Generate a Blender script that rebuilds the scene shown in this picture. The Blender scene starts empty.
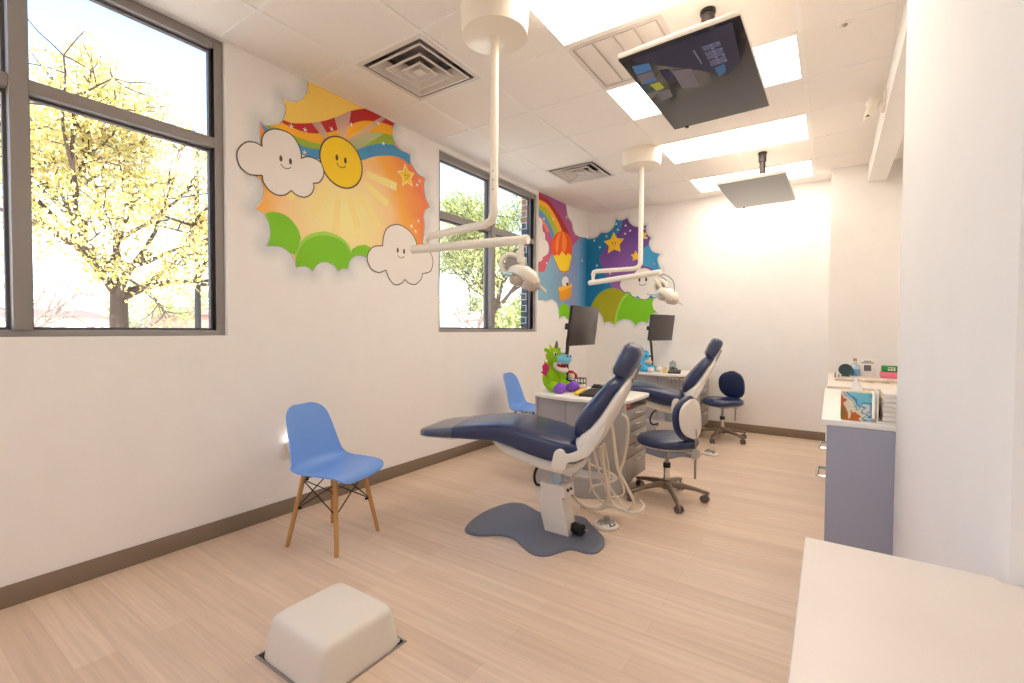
import bpy, bmesh, math, random
from mathutils import Vector, Matrix, Euler
from mathutils.geometry import tessellate_polygon
R_ = math.radians
scene = bpy.context.scene
COL = scene.collection
H = 2.9976          # ceiling height
D = 6.5             # back wall
PITCH = 2.4384      # distance between the two treatment stations
GX, GY, T = 0.4405, 1.378, 0.6096   # ceiling grid

# ------------------------------------------------------------------ camera
CAMLOC = Vector((3.0586, 0.0, 1.271))
YAW, PIT, ROL, FPX = .5961, -.0262, .0061, 470.02
cy, sy, cp, sp = math.cos(YAW), math.sin(YAW), math.cos(PIT), math.sin(PIT)
vf = Vector((-sy*cp, cy*cp, sp)); vr = Vector((cy, sy, 0)); vu = vr.cross(vf)
cr, sr = math.cos(ROL), math.sin(ROL)
vr, vu = cr*vr + sr*vu, -sr*vr + cr*vu
cd = bpy.data.cameras.new('camera'); cam = bpy.data.objects.new('camera', cd); COL.objects.link(cam)
cam.matrix_world = Matrix(((vr.x, vu.x, -vf.x, CAMLOC.x), (vr.y, vu.y, -vf.y, CAMLOC.y), (vr.z, vu.z, -vf.z, CAMLOC.z), (0, 0, 0, 1)))
cd.sensor_width = 36; cd.lens = FPX*36/1024; cd.clip_start = .05; cd.clip_end = 500
scene.camera = cam

def on_plane(u, v, ax, val):
    """where the sight line through a point of the survey photograph meets a wall"""
    d = vr*((u-512)/FPX) + vu*((341.5-v)/FPX) + vf
    i = 'xyz'.index(ax)
    return CAMLOC + d*((val-CAMLOC[i])/d[i])

# ------------------------------------------------------------------ materials
def S(r, g, b):     # 8-bit sRGB -> linear
    f = lambda c: (c/12.92 if c <= .04045 else ((c+.055)/1.055)**2.4)
    return (f(r/255), f(g/255), f(b/255), 1)
MATS = {}
def mat(name, col, rough=.5, metal=0., bump=0., bscale=80., var=0., vscale=6., coat=0., spec=.5, stretch=None):
    if name in MATS: return MATS[name]
    m = bpy.data.materials.new(name); m.use_nodes = True
    nt = m.node_tree; N = nt.nodes; L = nt.links
    p = N['Principled BSDF']
    p.inputs['Base Color'].default_value = col; p.inputs['Roughness'].default_value = rough
    p.inputs['Metallic'].default_value = metal; p.inputs['Coat Weight'].default_value = coat
    p.inputs['Specular IOR Level'].default_value = spec
    tc = N.new('ShaderNodeTexCoord'); vec = tc.outputs['Object']
    if stretch:
        mp = N.new('ShaderNodeMapping'); mp.inputs['Scale'].default_value = stretch
        L.new(vec, mp.inputs['Vector']); vec = mp.outputs['Vector']
    nz = N.new('ShaderNodeTexNoise'); nz.inputs['Scale'].default_value = vscale; nz.inputs['Detail'].default_value = 4
    L.new(vec, nz.inputs['Vector'])
    a = var or .03
    mx = N.new('ShaderNodeMix'); mx.data_type = 'RGBA'; mx.inputs['Factor'].default_value = .5
    mr = N.new('ShaderNodeMapRange'); mr.inputs['To Min'].default_value = 1-a; mr.inputs['To Max'].default_value = 1+a
    L.new(nz.outputs['Fac'], mr.inputs['Value'])
    mx.blend_type = 'MULTIPLY'; mx.inputs['Factor'].default_value = 1
    mx.inputs['A'].default_value = col
    L.new(mr.outputs['Result'], mx.inputs['B']); L.new(mx.outputs['Result'], p.inputs['Base Color'])
    if bump:
        n2 = N.new('ShaderNodeTexNoise'); n2.inputs['Scale'].default_value = bscale; n2.inputs['Detail'].default_value = 3
        L.new(vec, n2.inputs['Vector'])
        b = N.new('ShaderNodeBump'); b.inputs['Strength'].default_value = bump; b.inputs['Distance'].default_value = .005
        L.new(n2.outputs['Fac'], b.inputs['Height']); L.new(b.outputs['Normal'], p.inputs['Normal'])
    MATS[name] = m
    return m
def emis(name, col, s):
    m = bpy.data.materials.new(name); m.use_nodes = True; N = m.node_tree.nodes
    p = N['Principled BSDF']; p.inputs['Base Color'].default_value = col
    p.inputs['Emission Color'].default_value = col; p.inputs['Emission Strength'].default_value = s
    MATS[name] = m; return m
def clear(name, alpha, col=(1, 1, 1, 1), rough=.05, bump=0, bs=22, bd=.02):
    """thin clear sheet: mostly transparent, partly glossy"""
    m = bpy.data.materials.new(name); m.use_nodes = True; nt = m.node_tree; N = nt.nodes; L = nt.links
    N.remove(N['Principled BSDF']); out = N['Material Output']
    t = N.new('ShaderNodeBsdfTransparent'); t.inputs['Color'].default_value = col
    g = N.new('ShaderNodeBsdfGlossy'); g.inputs['Roughness'].default_value = rough
    if bump:
        nz = N.new('ShaderNodeTexNoise'); nz.inputs['Scale'].default_value = bs; nz.inputs['Detail'].default_value = 2
        b = N.new('ShaderNodeBump'); b.inputs['Strength'].default_value = bump; b.inputs['Distance'].default_value = bd
        L.new(nz.outputs['Fac'], b.inputs['Height']); L.new(b.outputs['Normal'], g.inputs['Normal'])
    lw = N.new('ShaderNodeLayerWeight'); lw.inputs['Blend'].default_value = .25
    mr = N.new('ShaderNodeMapRange'); mr.inputs['To Min'].default_value = alpha; mr.inputs['To Max'].default_value = min(1, alpha*5)
    L.new(lw.outputs['Facing'], mr.inputs['Value'])
    mx = N.new('ShaderNodeMixShader')
    L.new(mr.outputs['Result'], mx.inputs['Fac']); L.new(t.outputs[0], mx.inputs[1]); L.new(g.outputs[0], mx.inputs[2])
    L.new(mx.outputs[0], out.inputs['Surface']); MATS[name] = m; return m

def floor_mat():
    m = bpy.data.materials.new('wood_plank_floor'); m.use_nodes = True; nt = m.node_tree; N = nt.nodes; L = nt.links
    p = N['Principled BSDF']; p.inputs['Roughness'].default_value = .38; p.inputs['Specular IOR Level'].default_value = .4
    tc = N.new('ShaderNodeTexCoord')
    br = N.new('ShaderNodeTexBrick'); br.offset = .37; br.offset_frequency = 2; br.squash = 1
    br.inputs['Scale'].default_value = 1; br.inputs['Brick Width'].default_value = 1.22; br.inputs['Row Height'].default_value = .127
    br.inputs['Mortar Size'].default_value = .0008; br.inputs['Mortar Smooth'].default_value = .3; br.inputs['Bias'].default_value = 0
    br.inputs['Color1'].default_value = S(220, 194, 171); br.inputs['Color2'].default_value = S(230, 206, 184); br.inputs['Mortar'].default_value = S(202, 176, 152)
    L.new(tc.outputs['Object'], br.inputs['Vector'])
    mp = N.new('ShaderNodeMapping'); mp.inputs['Scale'].default_value = (.8, 26, 1); L.new(tc.outputs['Object'], mp.inputs['Vector'])
    nz = N.new('ShaderNodeTexNoise'); nz.inputs['Scale'].default_value = 1.6; nz.inputs['Detail'].default_value = 6; nz.inputs['Roughness'].default_value = .6
    nz.inputs['Distortion'].default_value = .6
    L.new(mp.outputs[0], nz.inputs['Vector'])
    mr = N.new('ShaderNodeMapRange'); mr.inputs['From Min'].default_value = .25; mr.inputs['From Max'].default_value = .75
    mr.inputs['To Min'].default_value = .84; mr.inputs['To Max'].default_value = 1.1; L.new(nz.outputs['Fac'], mr.inputs['Value'])
    mx = N.new('ShaderNodeMix'); mx.data_type = 'RGBA'; mx.blend_type = 'MULTIPLY'; mx.inputs['Factor'].default_value = 1
    L.new(br.outputs['Color'], mx.inputs['A']); L.new(mr.outputs[0], mx.inputs['B']); L.new(mx.outputs['Result'], p.inputs['Base Color'])
    return m
def brick_mat():
    m = bpy.data.materials.new('brick_veneer'); m.use_nodes = True; nt = m.node_tree; N = nt.nodes; L = nt.links
    p = N['Principled BSDF']; p.inputs['Roughness'].default_value = .85
    g = N.new('ShaderNodeNewGeometry'); sx = N.new('ShaderNodeSeparateXYZ'); L.new(g.outputs['Position'], sx.inputs[0])
    ad = N.new('ShaderNodeMath'); L.new(sx.outputs['X'], ad.inputs[0]); L.new(sx.outputs['Y'], ad.inputs[1])
    cb = N.new('ShaderNodeCombineXYZ'); L.new(ad.outputs[0], cb.inputs['X']); L.new(sx.outputs['Z'], cb.inputs['Y'])
    br = N.new('ShaderNodeTexBrick'); br.inputs['Scale'].default_value = 1; br.inputs['Brick Width'].default_value = .2; br.inputs['Row Height'].default_value = .075
    br.inputs['Mortar Size'].default_value = .006; br.inputs['Mortar'].default_value = S(190, 186, 180)
    L.new(cb.outputs[0], br.inputs['Vector'])
    gt = N.new('ShaderNodeMath'); gt.operation = 'GREATER_THAN'; gt.inputs[1].default_value = 2.62; L.new(sx.outputs['Z'], gt.inputs[0])
    for k, (a, b) in enumerate(((S(58, 70, 88), S(150, 118, 98)), (S(46, 56, 74), S(132, 100, 84)))):
        mx = N.new('ShaderNodeMix'); mx.data_type = 'RGBA'; mx.inputs['A'].default_value = a; mx.inputs['B'].default_value = b
        L.new(gt.outputs[0], mx.inputs['Factor']); L.new(mx.outputs['Result'], br.inputs['Color%d' % (k+1)])
    L.new(br.outputs['Color'], p.inputs['Base Color'])
    return m
def island_mat(name, cols, rough=.6, transl=.3):
    m = bpy.data.materials.new(name); m.use_nodes = True; nt = m.node_tree; N = nt.nodes; L = nt.links
    p = N['Principled BSDF']; p.inputs['Roughness'].default_value = rough
    g = N.new('ShaderNodeNewGeometry'); r = N.new('ShaderNodeValToRGB'); r.color_ramp.interpolation = 'LINEAR'
    el = r.color_ramp.elements
    while len(el) < len(cols): el.new(.5)
    for i, c in enumerate(cols): el[i].position = i/(len(cols)-1); el[i].color = c
    L.new(g.outputs['Random Per Island'], r.inputs['Fac']); L.new(r.outputs['Color'], p.inputs['Base Color'])
    tr = N.new('ShaderNodeBsdfTranslucent'); L.new(r.outputs['Color'], tr.inputs['Color'])
    mx = N.new('ShaderNodeMixShader'); mx.inputs[0].default_value = transl
    L.new(p.outputs[0], mx.inputs[1]); L.new(tr.outputs[0], mx.inputs[2]); L.new(mx.outputs[0], N['Material Output'].inputs['Surface'])
    MATS[name] = m; return m

WALLC = S(246, 242, 238)
M_wall = mat('painted_wall', WALLC, .75, bump=.04, bscale=220)
M_ceil = mat('ceiling_tile', S(246, 240, 234), .9, bump=.25, bscale=150, var=.05, vscale=120)
M_grid = mat('ceiling_grid', S(246, 242, 238), .5)
M_base = mat('baseboard_vinyl', S(136, 118, 100), .6)
M_floor = floor_mat(); M_brick = brick_mat()
M_alu = mat('window_aluminium', S(150, 144, 140), .45, metal=.1)
M_alud = mat('window_gasket', S(96, 90, 92), .6)
M_white = mat('white_plastic', S(238, 230, 218), .35)
M_cream = mat('cream_enamel', S(240, 230, 214), .3, coat=.2)
M_shell = mat('shell_white', S(236, 228, 216), .4)
M_navy = mat('navy_vinyl', S(34, 48, 88), .34, bump=.06, bscale=300, coat=.35)
M_grey = mat('grey_laminate', S(182, 178, 180), .5)
M_greyl = mat('light_grey_laminate', S(196, 192, 192), .5)
M_greyd = mat('dark_grey_plate', S(106, 111, 126), .42)
M_drawer = mat('drawer_grey', S(176, 168, 160), .45)
M_counter = mat('white_worktop', S(246, 240, 232), .3, var=.04, vscale=5)
M_chrome = mat('chrome', S(220, 218, 214), .15, metal=1)
M_steel = mat('brushed_steel', S(170, 164, 158), .3, metal=.9)
M_stoolb = mat('stool_base_bronze', S(142, 124, 108), .4, metal=.5)
M_black = mat('black_plastic', S(24, 23, 24), .45)
M_dark = mat('dark_keys', S(48, 44, 44), .5)
M_blue = mat('blue_chair_plastic', S(118, 164, 236), .35)
M_beech = mat('beech_wood', S(196, 146, 88), .45, var=.15, vscale=3, stretch=(8, 8, .8))
M_wire = mat('black_wire', S(28, 24, 24), .4, metal=.5)
M_hose = mat('cream_hose', S(232, 222, 204), .45)
M_screen = mat('dark_screen', S(40, 36, 40), .12, coat=.4)
M_monitor = mat('monitor_face', S(62, 55, 54), .3)
M_light = emis('light_diffuser', (1, .905, .785, 1), 3.7)
M_glass = clear('window_glass', .03)
M_vinyl = clear('clear_vinyl', .035, rough=.05, bump=1.0, bs=34, bd=.06)

# ------------------------------------------------------------------ mesh builder
class B:
    def __init__(s): s.bm = bmesh.new()
    def _add(s, verts, faces):
        vs = [s.bm.verts.new(v) for v in verts]
        for f in faces:
            try: s.bm.faces.new([vs[i] for i in f])
            except ValueError: pass
        return vs
    def box(s, c, size, bev=0., seg=2, rot=None):
        b = bmesh.new(); bmesh.ops.create_cube(b, size=1)
        for v in b.verts: v.co = Vector((v.co.x*size[0], v.co.y*size[1], v.co.z*size[2]))
        if bev: bmesh.ops.bevel(b, geom=b.edges[:], offset=min(bev, min(size)*.49), segments=seg, affect='EDGES', profile=.5)
        m = (Euler(rot).to_matrix() if rot is not None and not isinstance(rot, Matrix) else rot)
        for v in b.verts:
            v.co = (m @ v.co if m is not None else v.co) + Vector(c)
        s.merge(b); return s
    def span(s, lo, hi, bev=0., seg=2):
        lo, hi = Vector(lo), Vector(hi)
        return s.box((lo+hi)/2, hi-lo, bev, seg)
    def merge(s, b):
        b.verts.index_update()
        s._add([v.co.copy() for v in b.verts], [[v.index for v in f.verts] for f in b.faces]); b.free()
    def rings(s, rings, cap=True, close=False):
        n = len(rings[0]); vs = []; fs = []
        for r in rings: vs += [Vector(p) for p in r]
        k = len(rings)
        for i in range(k if close else k-1):
            a, b = i*n, ((i+1) % k)*n
            for j in range(n): fs.append((a+j, a+(j+1) % n, b+(j+1) % n, b+j))
        if cap and not close: fs.append(tuple(reversed(range(n)))); fs.append(tuple(range((k-1)*n, k*n)))
        s._add(vs, fs); return s
    def tube(s, path, r, seg=10, closed=False, smooth=0):
        P = [Vector(p) for p in path]
        if smooth: P = spline(P, smooth, closed)
        n = len(P); rr = r if isinstance(r, (list, tuple)) else None
        rings = []; prev = None
        for i, p in enumerate(P):
            a = P[(i-1) % n] if closed else P[max(i-1, 0)]; b = P[(i+1) % n] if closed else P[min(i+1, n-1)]
            t = (b-a).normalized()
            if prev is None:
                x = t.orthogonal().normalized()
            else:
                x = (prev - t*prev.dot(t)); x = x.normalized() if x.length > 1e-6 else t.orthogonal().normalized()
            prev = x; y = t.cross(x)
            q = r if not rr else rr[0] + (rr[1]-rr[0])*i/(n-1)
            rings.append([p + (x*math.cos(k*2*math.pi/seg) + y*math.sin(k*2*math.pi/seg))*q for k in range(seg)])
        return s.rings(rings, cap=True, close=closed)
    def cyl(s, p0, p1, r0, r1=None, seg=20): return s.tube([p0, p1], [r0, r0 if r1 is None else r1], seg)
    def lathe(s, prof, c=(0, 0, 0), seg=32):
        c = Vector(c)
        return s.rings([[c + Vector((r*math.cos(k*2*math.pi/seg), r*math.sin(k*2*math.pi/seg), z)) for k in range(seg)] for r, z in prof])
    def prism(s, poly, z0, z1, fn=None, bev=0):
        """poly: 2-D outline; fn maps (a, b, h) to a point"""
        fn = fn or (lambda a, b, h: (a, b, h))
        b = bmesh.new(); n = len(poly)
        lo = [b.verts.new(fn(x, y, z0)) for x, y in poly]; hi = [b.verts.new(fn(x, y, z1)) for x, y in poly]
        b.faces.new(lo[::-1]); b.faces.new(hi)
        for i in range(n): b.faces.new((lo[i], lo[(i+1) % n], hi[(i+1) % n], hi[i]))
        bmesh.ops.recalc_face_normals(b, faces=b.faces[:])
        if bev:
            caps = [e for e in b.edges if all(len(f.verts) != 4 or n == 4 for f in e.link_faces) or any(len(f.verts) == n and n != 4 for f in e.link_faces)]
            bmesh.ops.bevel(b, geom=caps, offset=bev, segments=2, affect='EDGES', profile=.5)
        bmesh.ops.triangulate(b, faces=[f for f in b.faces if len(f.verts) > 4])
        s.merge(b); return s
    def ell(s, c, r, rot=None, seg=20):
        b = bmesh.new(); bmesh.ops.create_uvsphere(b, u_segments=seg, v_segments=max(8, seg*2//3), radius=1)
        m = Euler(rot).to_matrix() if rot else None; c = Vector(c)
        r = Vector((r, r, r)) if isinstance(r, (int, float)) else Vector(r)
        for v in b.verts:
            q = Vector((v.co.x*r.x, v.co.y*r.y, v.co.z*r.z)); v.co = (m @ q if m else q) + c
        s.merge(b); return s
    def loft(s, st, n=28, p=3., cap=True):
        """st: (centre, axis u, axis v, half u, half v)"""
        rings = []
        for c, au, av, hu, hv in st:
            c, au, av = Vector(c), Vector(au).normalized(), Vector(av).normalized()
            ring = []
            for k in range(n):
                t = 2*math.pi*k/n; a, b = math.cos(t), math.sin(t)
                ring.append(c + au*hu*math.copysign(abs(a)**(2/p), a) + av*hv*math.copysign(abs(b)**(2/p), b))
            rings.append(ring)
        return s.rings(rings, cap)
    def shift(s, d):
        for v in s.bm.verts: v.co += Vector(d)
        return s

def spline(P, k, closed=False):
    out = []; n = len(P)
    for i in range(n if closed else n-1):
        g = lambda j: P[j % n] if closed else P[max(0, min(n-1, j))]
        a, b, c, d = g(i-1), g(i), g(i+1), g(i+2)
        for q in range(k):
            t = q/k
            out.append(.5*((2*b) + (c-a)*t + (2*a-5*b+4*c-d)*t*t + (3*b-a-3*c+d)*t**3))
    if not closed: out.append(P[-1])
    return out
def spline2(pts, k=6, closed=False): return [(v.x, v.y) for v in spline([Vector((a, b, 0)) for a, b in pts], k, closed)]

def obj(name, b, m, parent=None, world=False, smooth=40, kind=None):
    bm = b.bm
    if parent is not None and world:
        inv = parent.location
        for v in bm.verts: v.co -= inv
    bmesh.ops.remove_doubles(bm, verts=bm.verts[:], dist=1e-6)
    bmesh.ops.recalc_face_normals(bm, faces=bm.faces[:])
    me = bpy.data.meshes.new(name); bm.to_mesh(me); bm.free()
    if m: me.materials.append(m)
    if smooth and len(me.polygons):
        me.polygons.foreach_set('use_smooth', [True]*len(me.polygons)); me.set_sharp_from_angle(angle=R_(smooth))
    o = bpy.data.objects.new(name, me); COL.objects.link(o)
    if parent is not None: o.parent = parent
    if kind: o['kind'] = kind
    return o
def tag(o, label, cat, group=None, kind=None):
    o['label'] = label; o['category'] = cat
    if group: o['group'] = group
    if kind: o['kind'] = kind
    return o
def thing(name, label, cat, loc=(0, 0, 0), rotz=0, group=None):
    o = bpy.data.objects.new(name, None); o.empty_display_size = .1; COL.objects.link(o)
    o.location = loc; o.rotation_euler = (0, 0, rotz)
    return tag(o, label, cat, group)
def dup(root, off, label, rotz=None, group=None):
    def cp(o, parent):
        c = o.copy(); COL.objects.link(c)
        if parent is not None: c.parent = parent
        for ch in list(o.children): cp(ch, c)
        return c
    r = cp(root, None); r.location = root.location + Vector(off); r['label'] = label
    if rotz is not None: r.rotation_euler = (0, 0, rotz)
    if group: r['group'] = group
    return r
def struct(name, b, m, parent=None, smooth=40):
    o = obj(name, b, m, parent, smooth=smooth)
    if parent is None: o['kind'] = 'structure'
    return o
# ================================================================== ROOM SHELL
YB = -3.0; XR = 5.2
struct('floor', B().span((-.02, YB, -.1), (XR, D+.02, 0)), M_floor)
# left wall with two window openings: drywall leaf and brick leaf
W1 = (-1.9, 1.405, 1.222, H); W2 = (3.276, 5.07, 1.24, 2.945)
def wall_with_holes(x0, x1, name, m, lift=0.):
    b = B()
    ys = [YB, W1[0], W1[1], W2[0], W2[1], D+.3]
    for i in (0, 2, 4): b.span((x0, ys[i], -.4 if x1 < -.1 else 0), (x1, ys[i+1], H+.2))
    for w in (W1, W2):
        b.span((x0, w[0], -.4 if x1 < -.1 else 0), (x1, w[1], w[2]))
        b.span((x0, w[0], w[3]+lift), (x1, w[1], H+.2+lift))
    return struct(name, b, m, smooth=0)
wall_with_holes(-.135, 0, 'wall_left', M_wall)
wall_with_holes(-.245, -.136, 'wall_brick', M_brick, .3)
struct('wall_back', B().span((-.13, D, 0), (3.03, D+.15, H+.2)), M_wall, smooth=0)
struct('wall_back_right', B().span((3.03, 6.1, 0), (3.9, D+.15, H+.2)), M_wall, smooth=0)
struct('wall_niche', B().span((3.76, 2.16, 0), (3.9, 6.1, H+.2)), M_wall, smooth=0)
struct('wall_right', B().prism([(3.281, .980), (3.9, .980), (3.9, 2.158), (3.257, 2.158)], 0, H+.2, bev=.006), M_wall)
struct('wall_end', B().span((3.9, .985, 0), (XR, 1.15, H+.2)), M_wall, smooth=0)
struct('wall_far_right', B().span((XR, YB, 0), (XR+.15, 1.15, H+.2)), M_wall, smooth=0)
W3 = (1.4, 3.0, 1.5, 2.9)      # unseen window behind the camera, added for extra daylight
b = B(); b.span((-.13, YB-.15, 0), (W3[0], YB, H+.2)); b.span((W3[1], YB-.15, 0), (XR+.15, YB, H+.2)); b.span((W3[0], YB-.15, 0), (W3[1], YB, W3[2])); b.span((W3[0], YB-.15, W3[3]), (W3[1], YB, H+.2))
struct('wall_front', b, M_wall, smooth=0)
struct('beam', B().span((3.345, 2.158, 2.804), (3.495, 6.1, H+.1), .004), M_wall)
# baseboards
struct('baseboard_left', B().span((0, YB, 0), (.009, D, .1), .002), M_base)
struct('baseboard_back', B().span((.009, D-.009, 0), (3.03, D, .1), .002), M_base)
struct('baseboard_right', B().prism([(3.272, .985), (3.2805, .985), (3.2565, 2.155), (3.248, 2.155)], 0, .1), M_base)
# ceiling: tiles cell by cell, open where fixtures sit
xl = [0] + [GX+T*i for i in range(0, 8)] + [XR]
yl = [YB] + [GY+T*j for j in range(-7, 9)] + [D]
def cell(i, j): return (GX+T*i, GY+T*j)            # line i, cross line j (0 = first cross line)
LIGHTS = [(2, 1), (2, 3), (2, 5), (2, 7), (2, -5)]     # two cells wide; the last one is unseen, added to brighten the room
VENTS = [(0, 1), (0, 5)]; GRILLE = [(2, 2)]
skip = set()
for i, j in LIGHTS: skip |= {(i, j), (i+1, j)}
for c in VENTS+GRILLE: skip.add(c)
b = B()
for a in range(len(xl)-1):
    for c in range(len(yl)-1):
        key = (a-1, c-8)
        if key in skip: continue
        if xl[a] >= 3.9 and yl[c] > 1.2: continue
        b._add([(xl[a], yl[c], H), (xl[a], yl[c+1], H), (xl[a+1], yl[c+1], H), (xl[a+1], yl[c], H)], [(0, 1, 2, 3)])
b.span((-.3, YB, H+.18), (XR, D+.1, H+.3))
struct('ceiling', b, M_ceil, smooth=0)
b = B(); gw = .012
for x in xl[1:-1]:
    if x >= 3.34: continue
    lit = sorted(yl[j+8] for i, j in LIGHTS) if abs(x-(GX+3*T)) < .01 else []
    ya = YB
    for q in lit + [D]:
        b.span((x-gw, ya, H-.004), (x+gw, q, H+.003)); ya = q+T
for y in yl[1:-1]: b.span((0, y-gw, H-.0035), (3.345, y+gw, H+.003))
b.span((0, YB, H-.004), (.02, D, H+.003)); b.span((.02, D-.02, H-.004), (3.03, D, H+.003))
b.span((3.325, 2.158, H-.004), (3.345, 6.1, H+.003))
struct('trim_1', b, M_grid, smooth=0)

# windows
def window(name, w, mulls, trans_z):
    y0, y1, z0, z1 = w; xa, xb = -.125, -.03; f = .05
    root = bpy.data.objects.new(name, None); COL.objects.link(root); root['kind'] = 'structure'
    b = B()
    b.span((xa, y0, z0), (xb, y0+f, z1), .003); b.span((xa, y1-f, z0), (xb, y1, z1), .003)
    b.span((xa, y0+f, z0), (xb, y1-f, z0+.032), .003); b.span((xa, y0+f, z1-.055), (xb, y1-f, z1), .003)
    obj('window_frame', b, M_alu, root)
    for m in mulls: obj('mullion', B().span((xa, m-.032, z0+.032), (xb+.02, m+.032, z1-.055), .003), M_alu, root)
    ys = [y0+f] + [q for m in mulls for q in (m-.032, m+.032)] + [y1-f]
    for k in range(0, len(ys), 2):
        obj('transom', B().span((xa, ys[k], trans_z-.03), (xb+.008, ys[k+1], trans_z+.03), .003), M_alu, root)
        for za, zb in ((z0+.032, trans_z-.03), (trans_z+.03, z1-.055)):
            g = B(); t = .013
            g.span((-.1, ys[k], za), (-.07, ys[k]+t, zb)); g.span((-.1, ys[k+1]-t, za), (-.07, ys[k+1], zb))
            g.span((-.1, ys[k]+t, za), (-.07, ys[k+1]-t, za+t)); g.span((-.1, ys[k]+t, zb-t), (-.07, ys[k+1]-t, zb))
            obj('gasket', g, M_alud, root)
            obj('pane', B().span((-.088, ys[k]+t, za+t), (-.084, ys[k+1]-t, zb-t)), M_glass, root)
    return root
window('window_1', W1, [-.72, .528], 2.378)
window('window_2', W2, [4.155], 2.36)
t = bpy.data.objects.new('added_window', None); COL.objects.link(t); t['kind'] = 'structure'  # front wall opening and frame added to let more daylight in
b = B()
for a, c in ((W3[0], W3[0]+.05), (2.02, 2.08), (W3[1]-.05, W3[1])): b.span((a, YB-.1, W3[2]), (c, YB-.03, W3[3]))
for a, c in ((W3[2], W3[2]+.05), (W3[3]-.05, W3[3])): b.span((W3[0]+.05, YB-.1, a), (W3[1]-.05, YB-.03, c))
obj('window_frame', b, M_alu, t); obj('pane', B().span((W3[0]+.05, YB-.07, W3[2]+.05), (W3[1]-.05, YB-.066, W3[3]-.05)), M_glass, t)

# ceiling lights
lab = ['bright ceiling light panel at the top edge, left of the nearer ceiling screen', 'bright ceiling light panel partly hidden above the nearer ceiling screen',
       'long bright ceiling light panel between the two ceiling screens', 'bright ceiling light panel behind the farther ceiling screen, nearest the back wall']
for k, (i, j) in enumerate(LIGHTS):
    x, y = cell(i, j)
    t = thing('ceiling_light', lab[k] if k < 4 else 'added ceiling light panel over the front of the room, out of view, for extra light', 'ceiling light', (x+T, y+T/2, H), 0, 'ceiling light panels')
    b = B()
    for (a, c, d, e) in ((-T+gw, -T/2+gw, T-gw, -T/2+gw+.012), (-T+gw, T/2-gw-.012, T-gw, T/2-gw), (-T+gw, -T/2+gw+.012, -T+gw+.012, T/2-gw-.012), (T-gw-.012, -T/2+gw+.012, T-gw, T/2-gw-.012)):
        b.span((a, c, -.003), (d, e, .02))
    b.span((-T+gw, -T/2+gw, .012), (T-gw, T/2-gw, .08))
    obj('frame', b, M_grid, t, smooth=0)
    obj('diffuser', B().span((-T+gw+.012, -T/2+gw+.012, .002), (T-gw-.012, T/2-gw-.012, .008)), M_light, t, smooth=0)

# air diffusers: nested flared square blades
M_vent = mat('vent_enamel', S(226, 218, 212), .45); M_duct = mat('duct_grey', S(150, 142, 146), .7)
def square_ring(b, s0, z0, s1, z1, th=.004):
    def sq(s, z): return [(-s, -s, z), (s, -s, z), (s, s, z), (-s, s, z)]
    b.rings([sq(s0, z0), sq(s1, z1), sq(s1-th, z1), sq(s0-th, z0)], cap=False, close=True)
for k, (i, j) in enumerate(VENTS):
    x, y = cell(i, j)
    if k == 0:
        t = vent0 = thing('air_vent', 'large square louvred air vent in the ceiling, nearest the smiling sun mural', 'air vent', (x+T/2, y+T/2, H), 0, 'square ceiling air vents')
        h = T/2-gw
        b = B()
        square_ring(b, h, -.001, h, -.006, .032); obj('frame', b, M_vent, t)
        b = B(); square_ring(b, h-.03, -.002, h-.03, .15, .003); b.span((-h, -h, .15), (h, h, .16)); obj('duct', b, M_duct, t, smooth=0)
        for s in (.232, .155, .084):
            b = B(); square_ring(b, s, -.012, s-.066, .05); square_ring(b, s+.004, -.014, s+.004, -.009, .014); obj('louvre', b, M_vent, t, smooth=20)
        b = B(); b.rings([[(-.034, -.034, -.012), (.034, -.034, -.012), (.034, .034, -.012), (-.034, .034, -.012)], [(-.006, -.006, .012), (.006, -.006, .012), (.006, .006, .012), (-.006, .006, .012)]])
        obj('centre_pyramid', b, M_vent, t, smooth=0)
    else:
        dup(vent0, (0, 4*T, 0), 'smaller-looking square air vent in the ceiling near the back corner, above the far window')
# perforated return-air panel
x, y = cell(2, 2)
t = thing('return_air_grille', 'perforated return air panel in the ceiling beside the nearer screen', 'air grille', (x+T/2, y+T/2, H))
h = T/2-gw
b = B(); square_ring(b, h, -.001, h, -.005, .03); b.span((-h, -h, .004), (h, h, .01)); obj('frame', b, M_vent, t, smooth=0)
M_perf = bpy.data.materials.new('perforated_sheet'); M_perf.use_nodes = True
_n = M_perf.node_tree.nodes; _l = M_perf.node_tree.links; _p = _n['Principled BSDF']; _p.inputs['Roughness'].default_value = .6
_tc = _n.new('ShaderNodeTexCoord'); _v = _n.new('ShaderNodeTexVoronoi'); _v.inputs['Scale'].default_value = 90; _v.inputs['Randomness'].default_value = 0
_r = _n.new('ShaderNodeValToRGB'); _r.color_ramp.elements[0].color = S(150, 140, 132); _r.color_ramp.elements[1].color = S(232, 224, 218)
_r.color_ramp.elements[0].position = .25; _r.color_ramp.elements[1].position = .4
_l.new(_tc.outputs['Object'], _v.inputs['Vector']); _l.new(_v.outputs['Distance'], _r.inputs['Fac']); _l.new(_r.outputs['Color'], _p.inputs['Base Color'])
for q in range(4):
    xa = -h+.035 + q*(2*h-.07)/4
    obj('perforated_panel', B().span((xa+.006, -h+.04, -.004), (xa+(2*h-.07)/4-.006, h-.04, .003), .002), M_perf, t)

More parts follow.
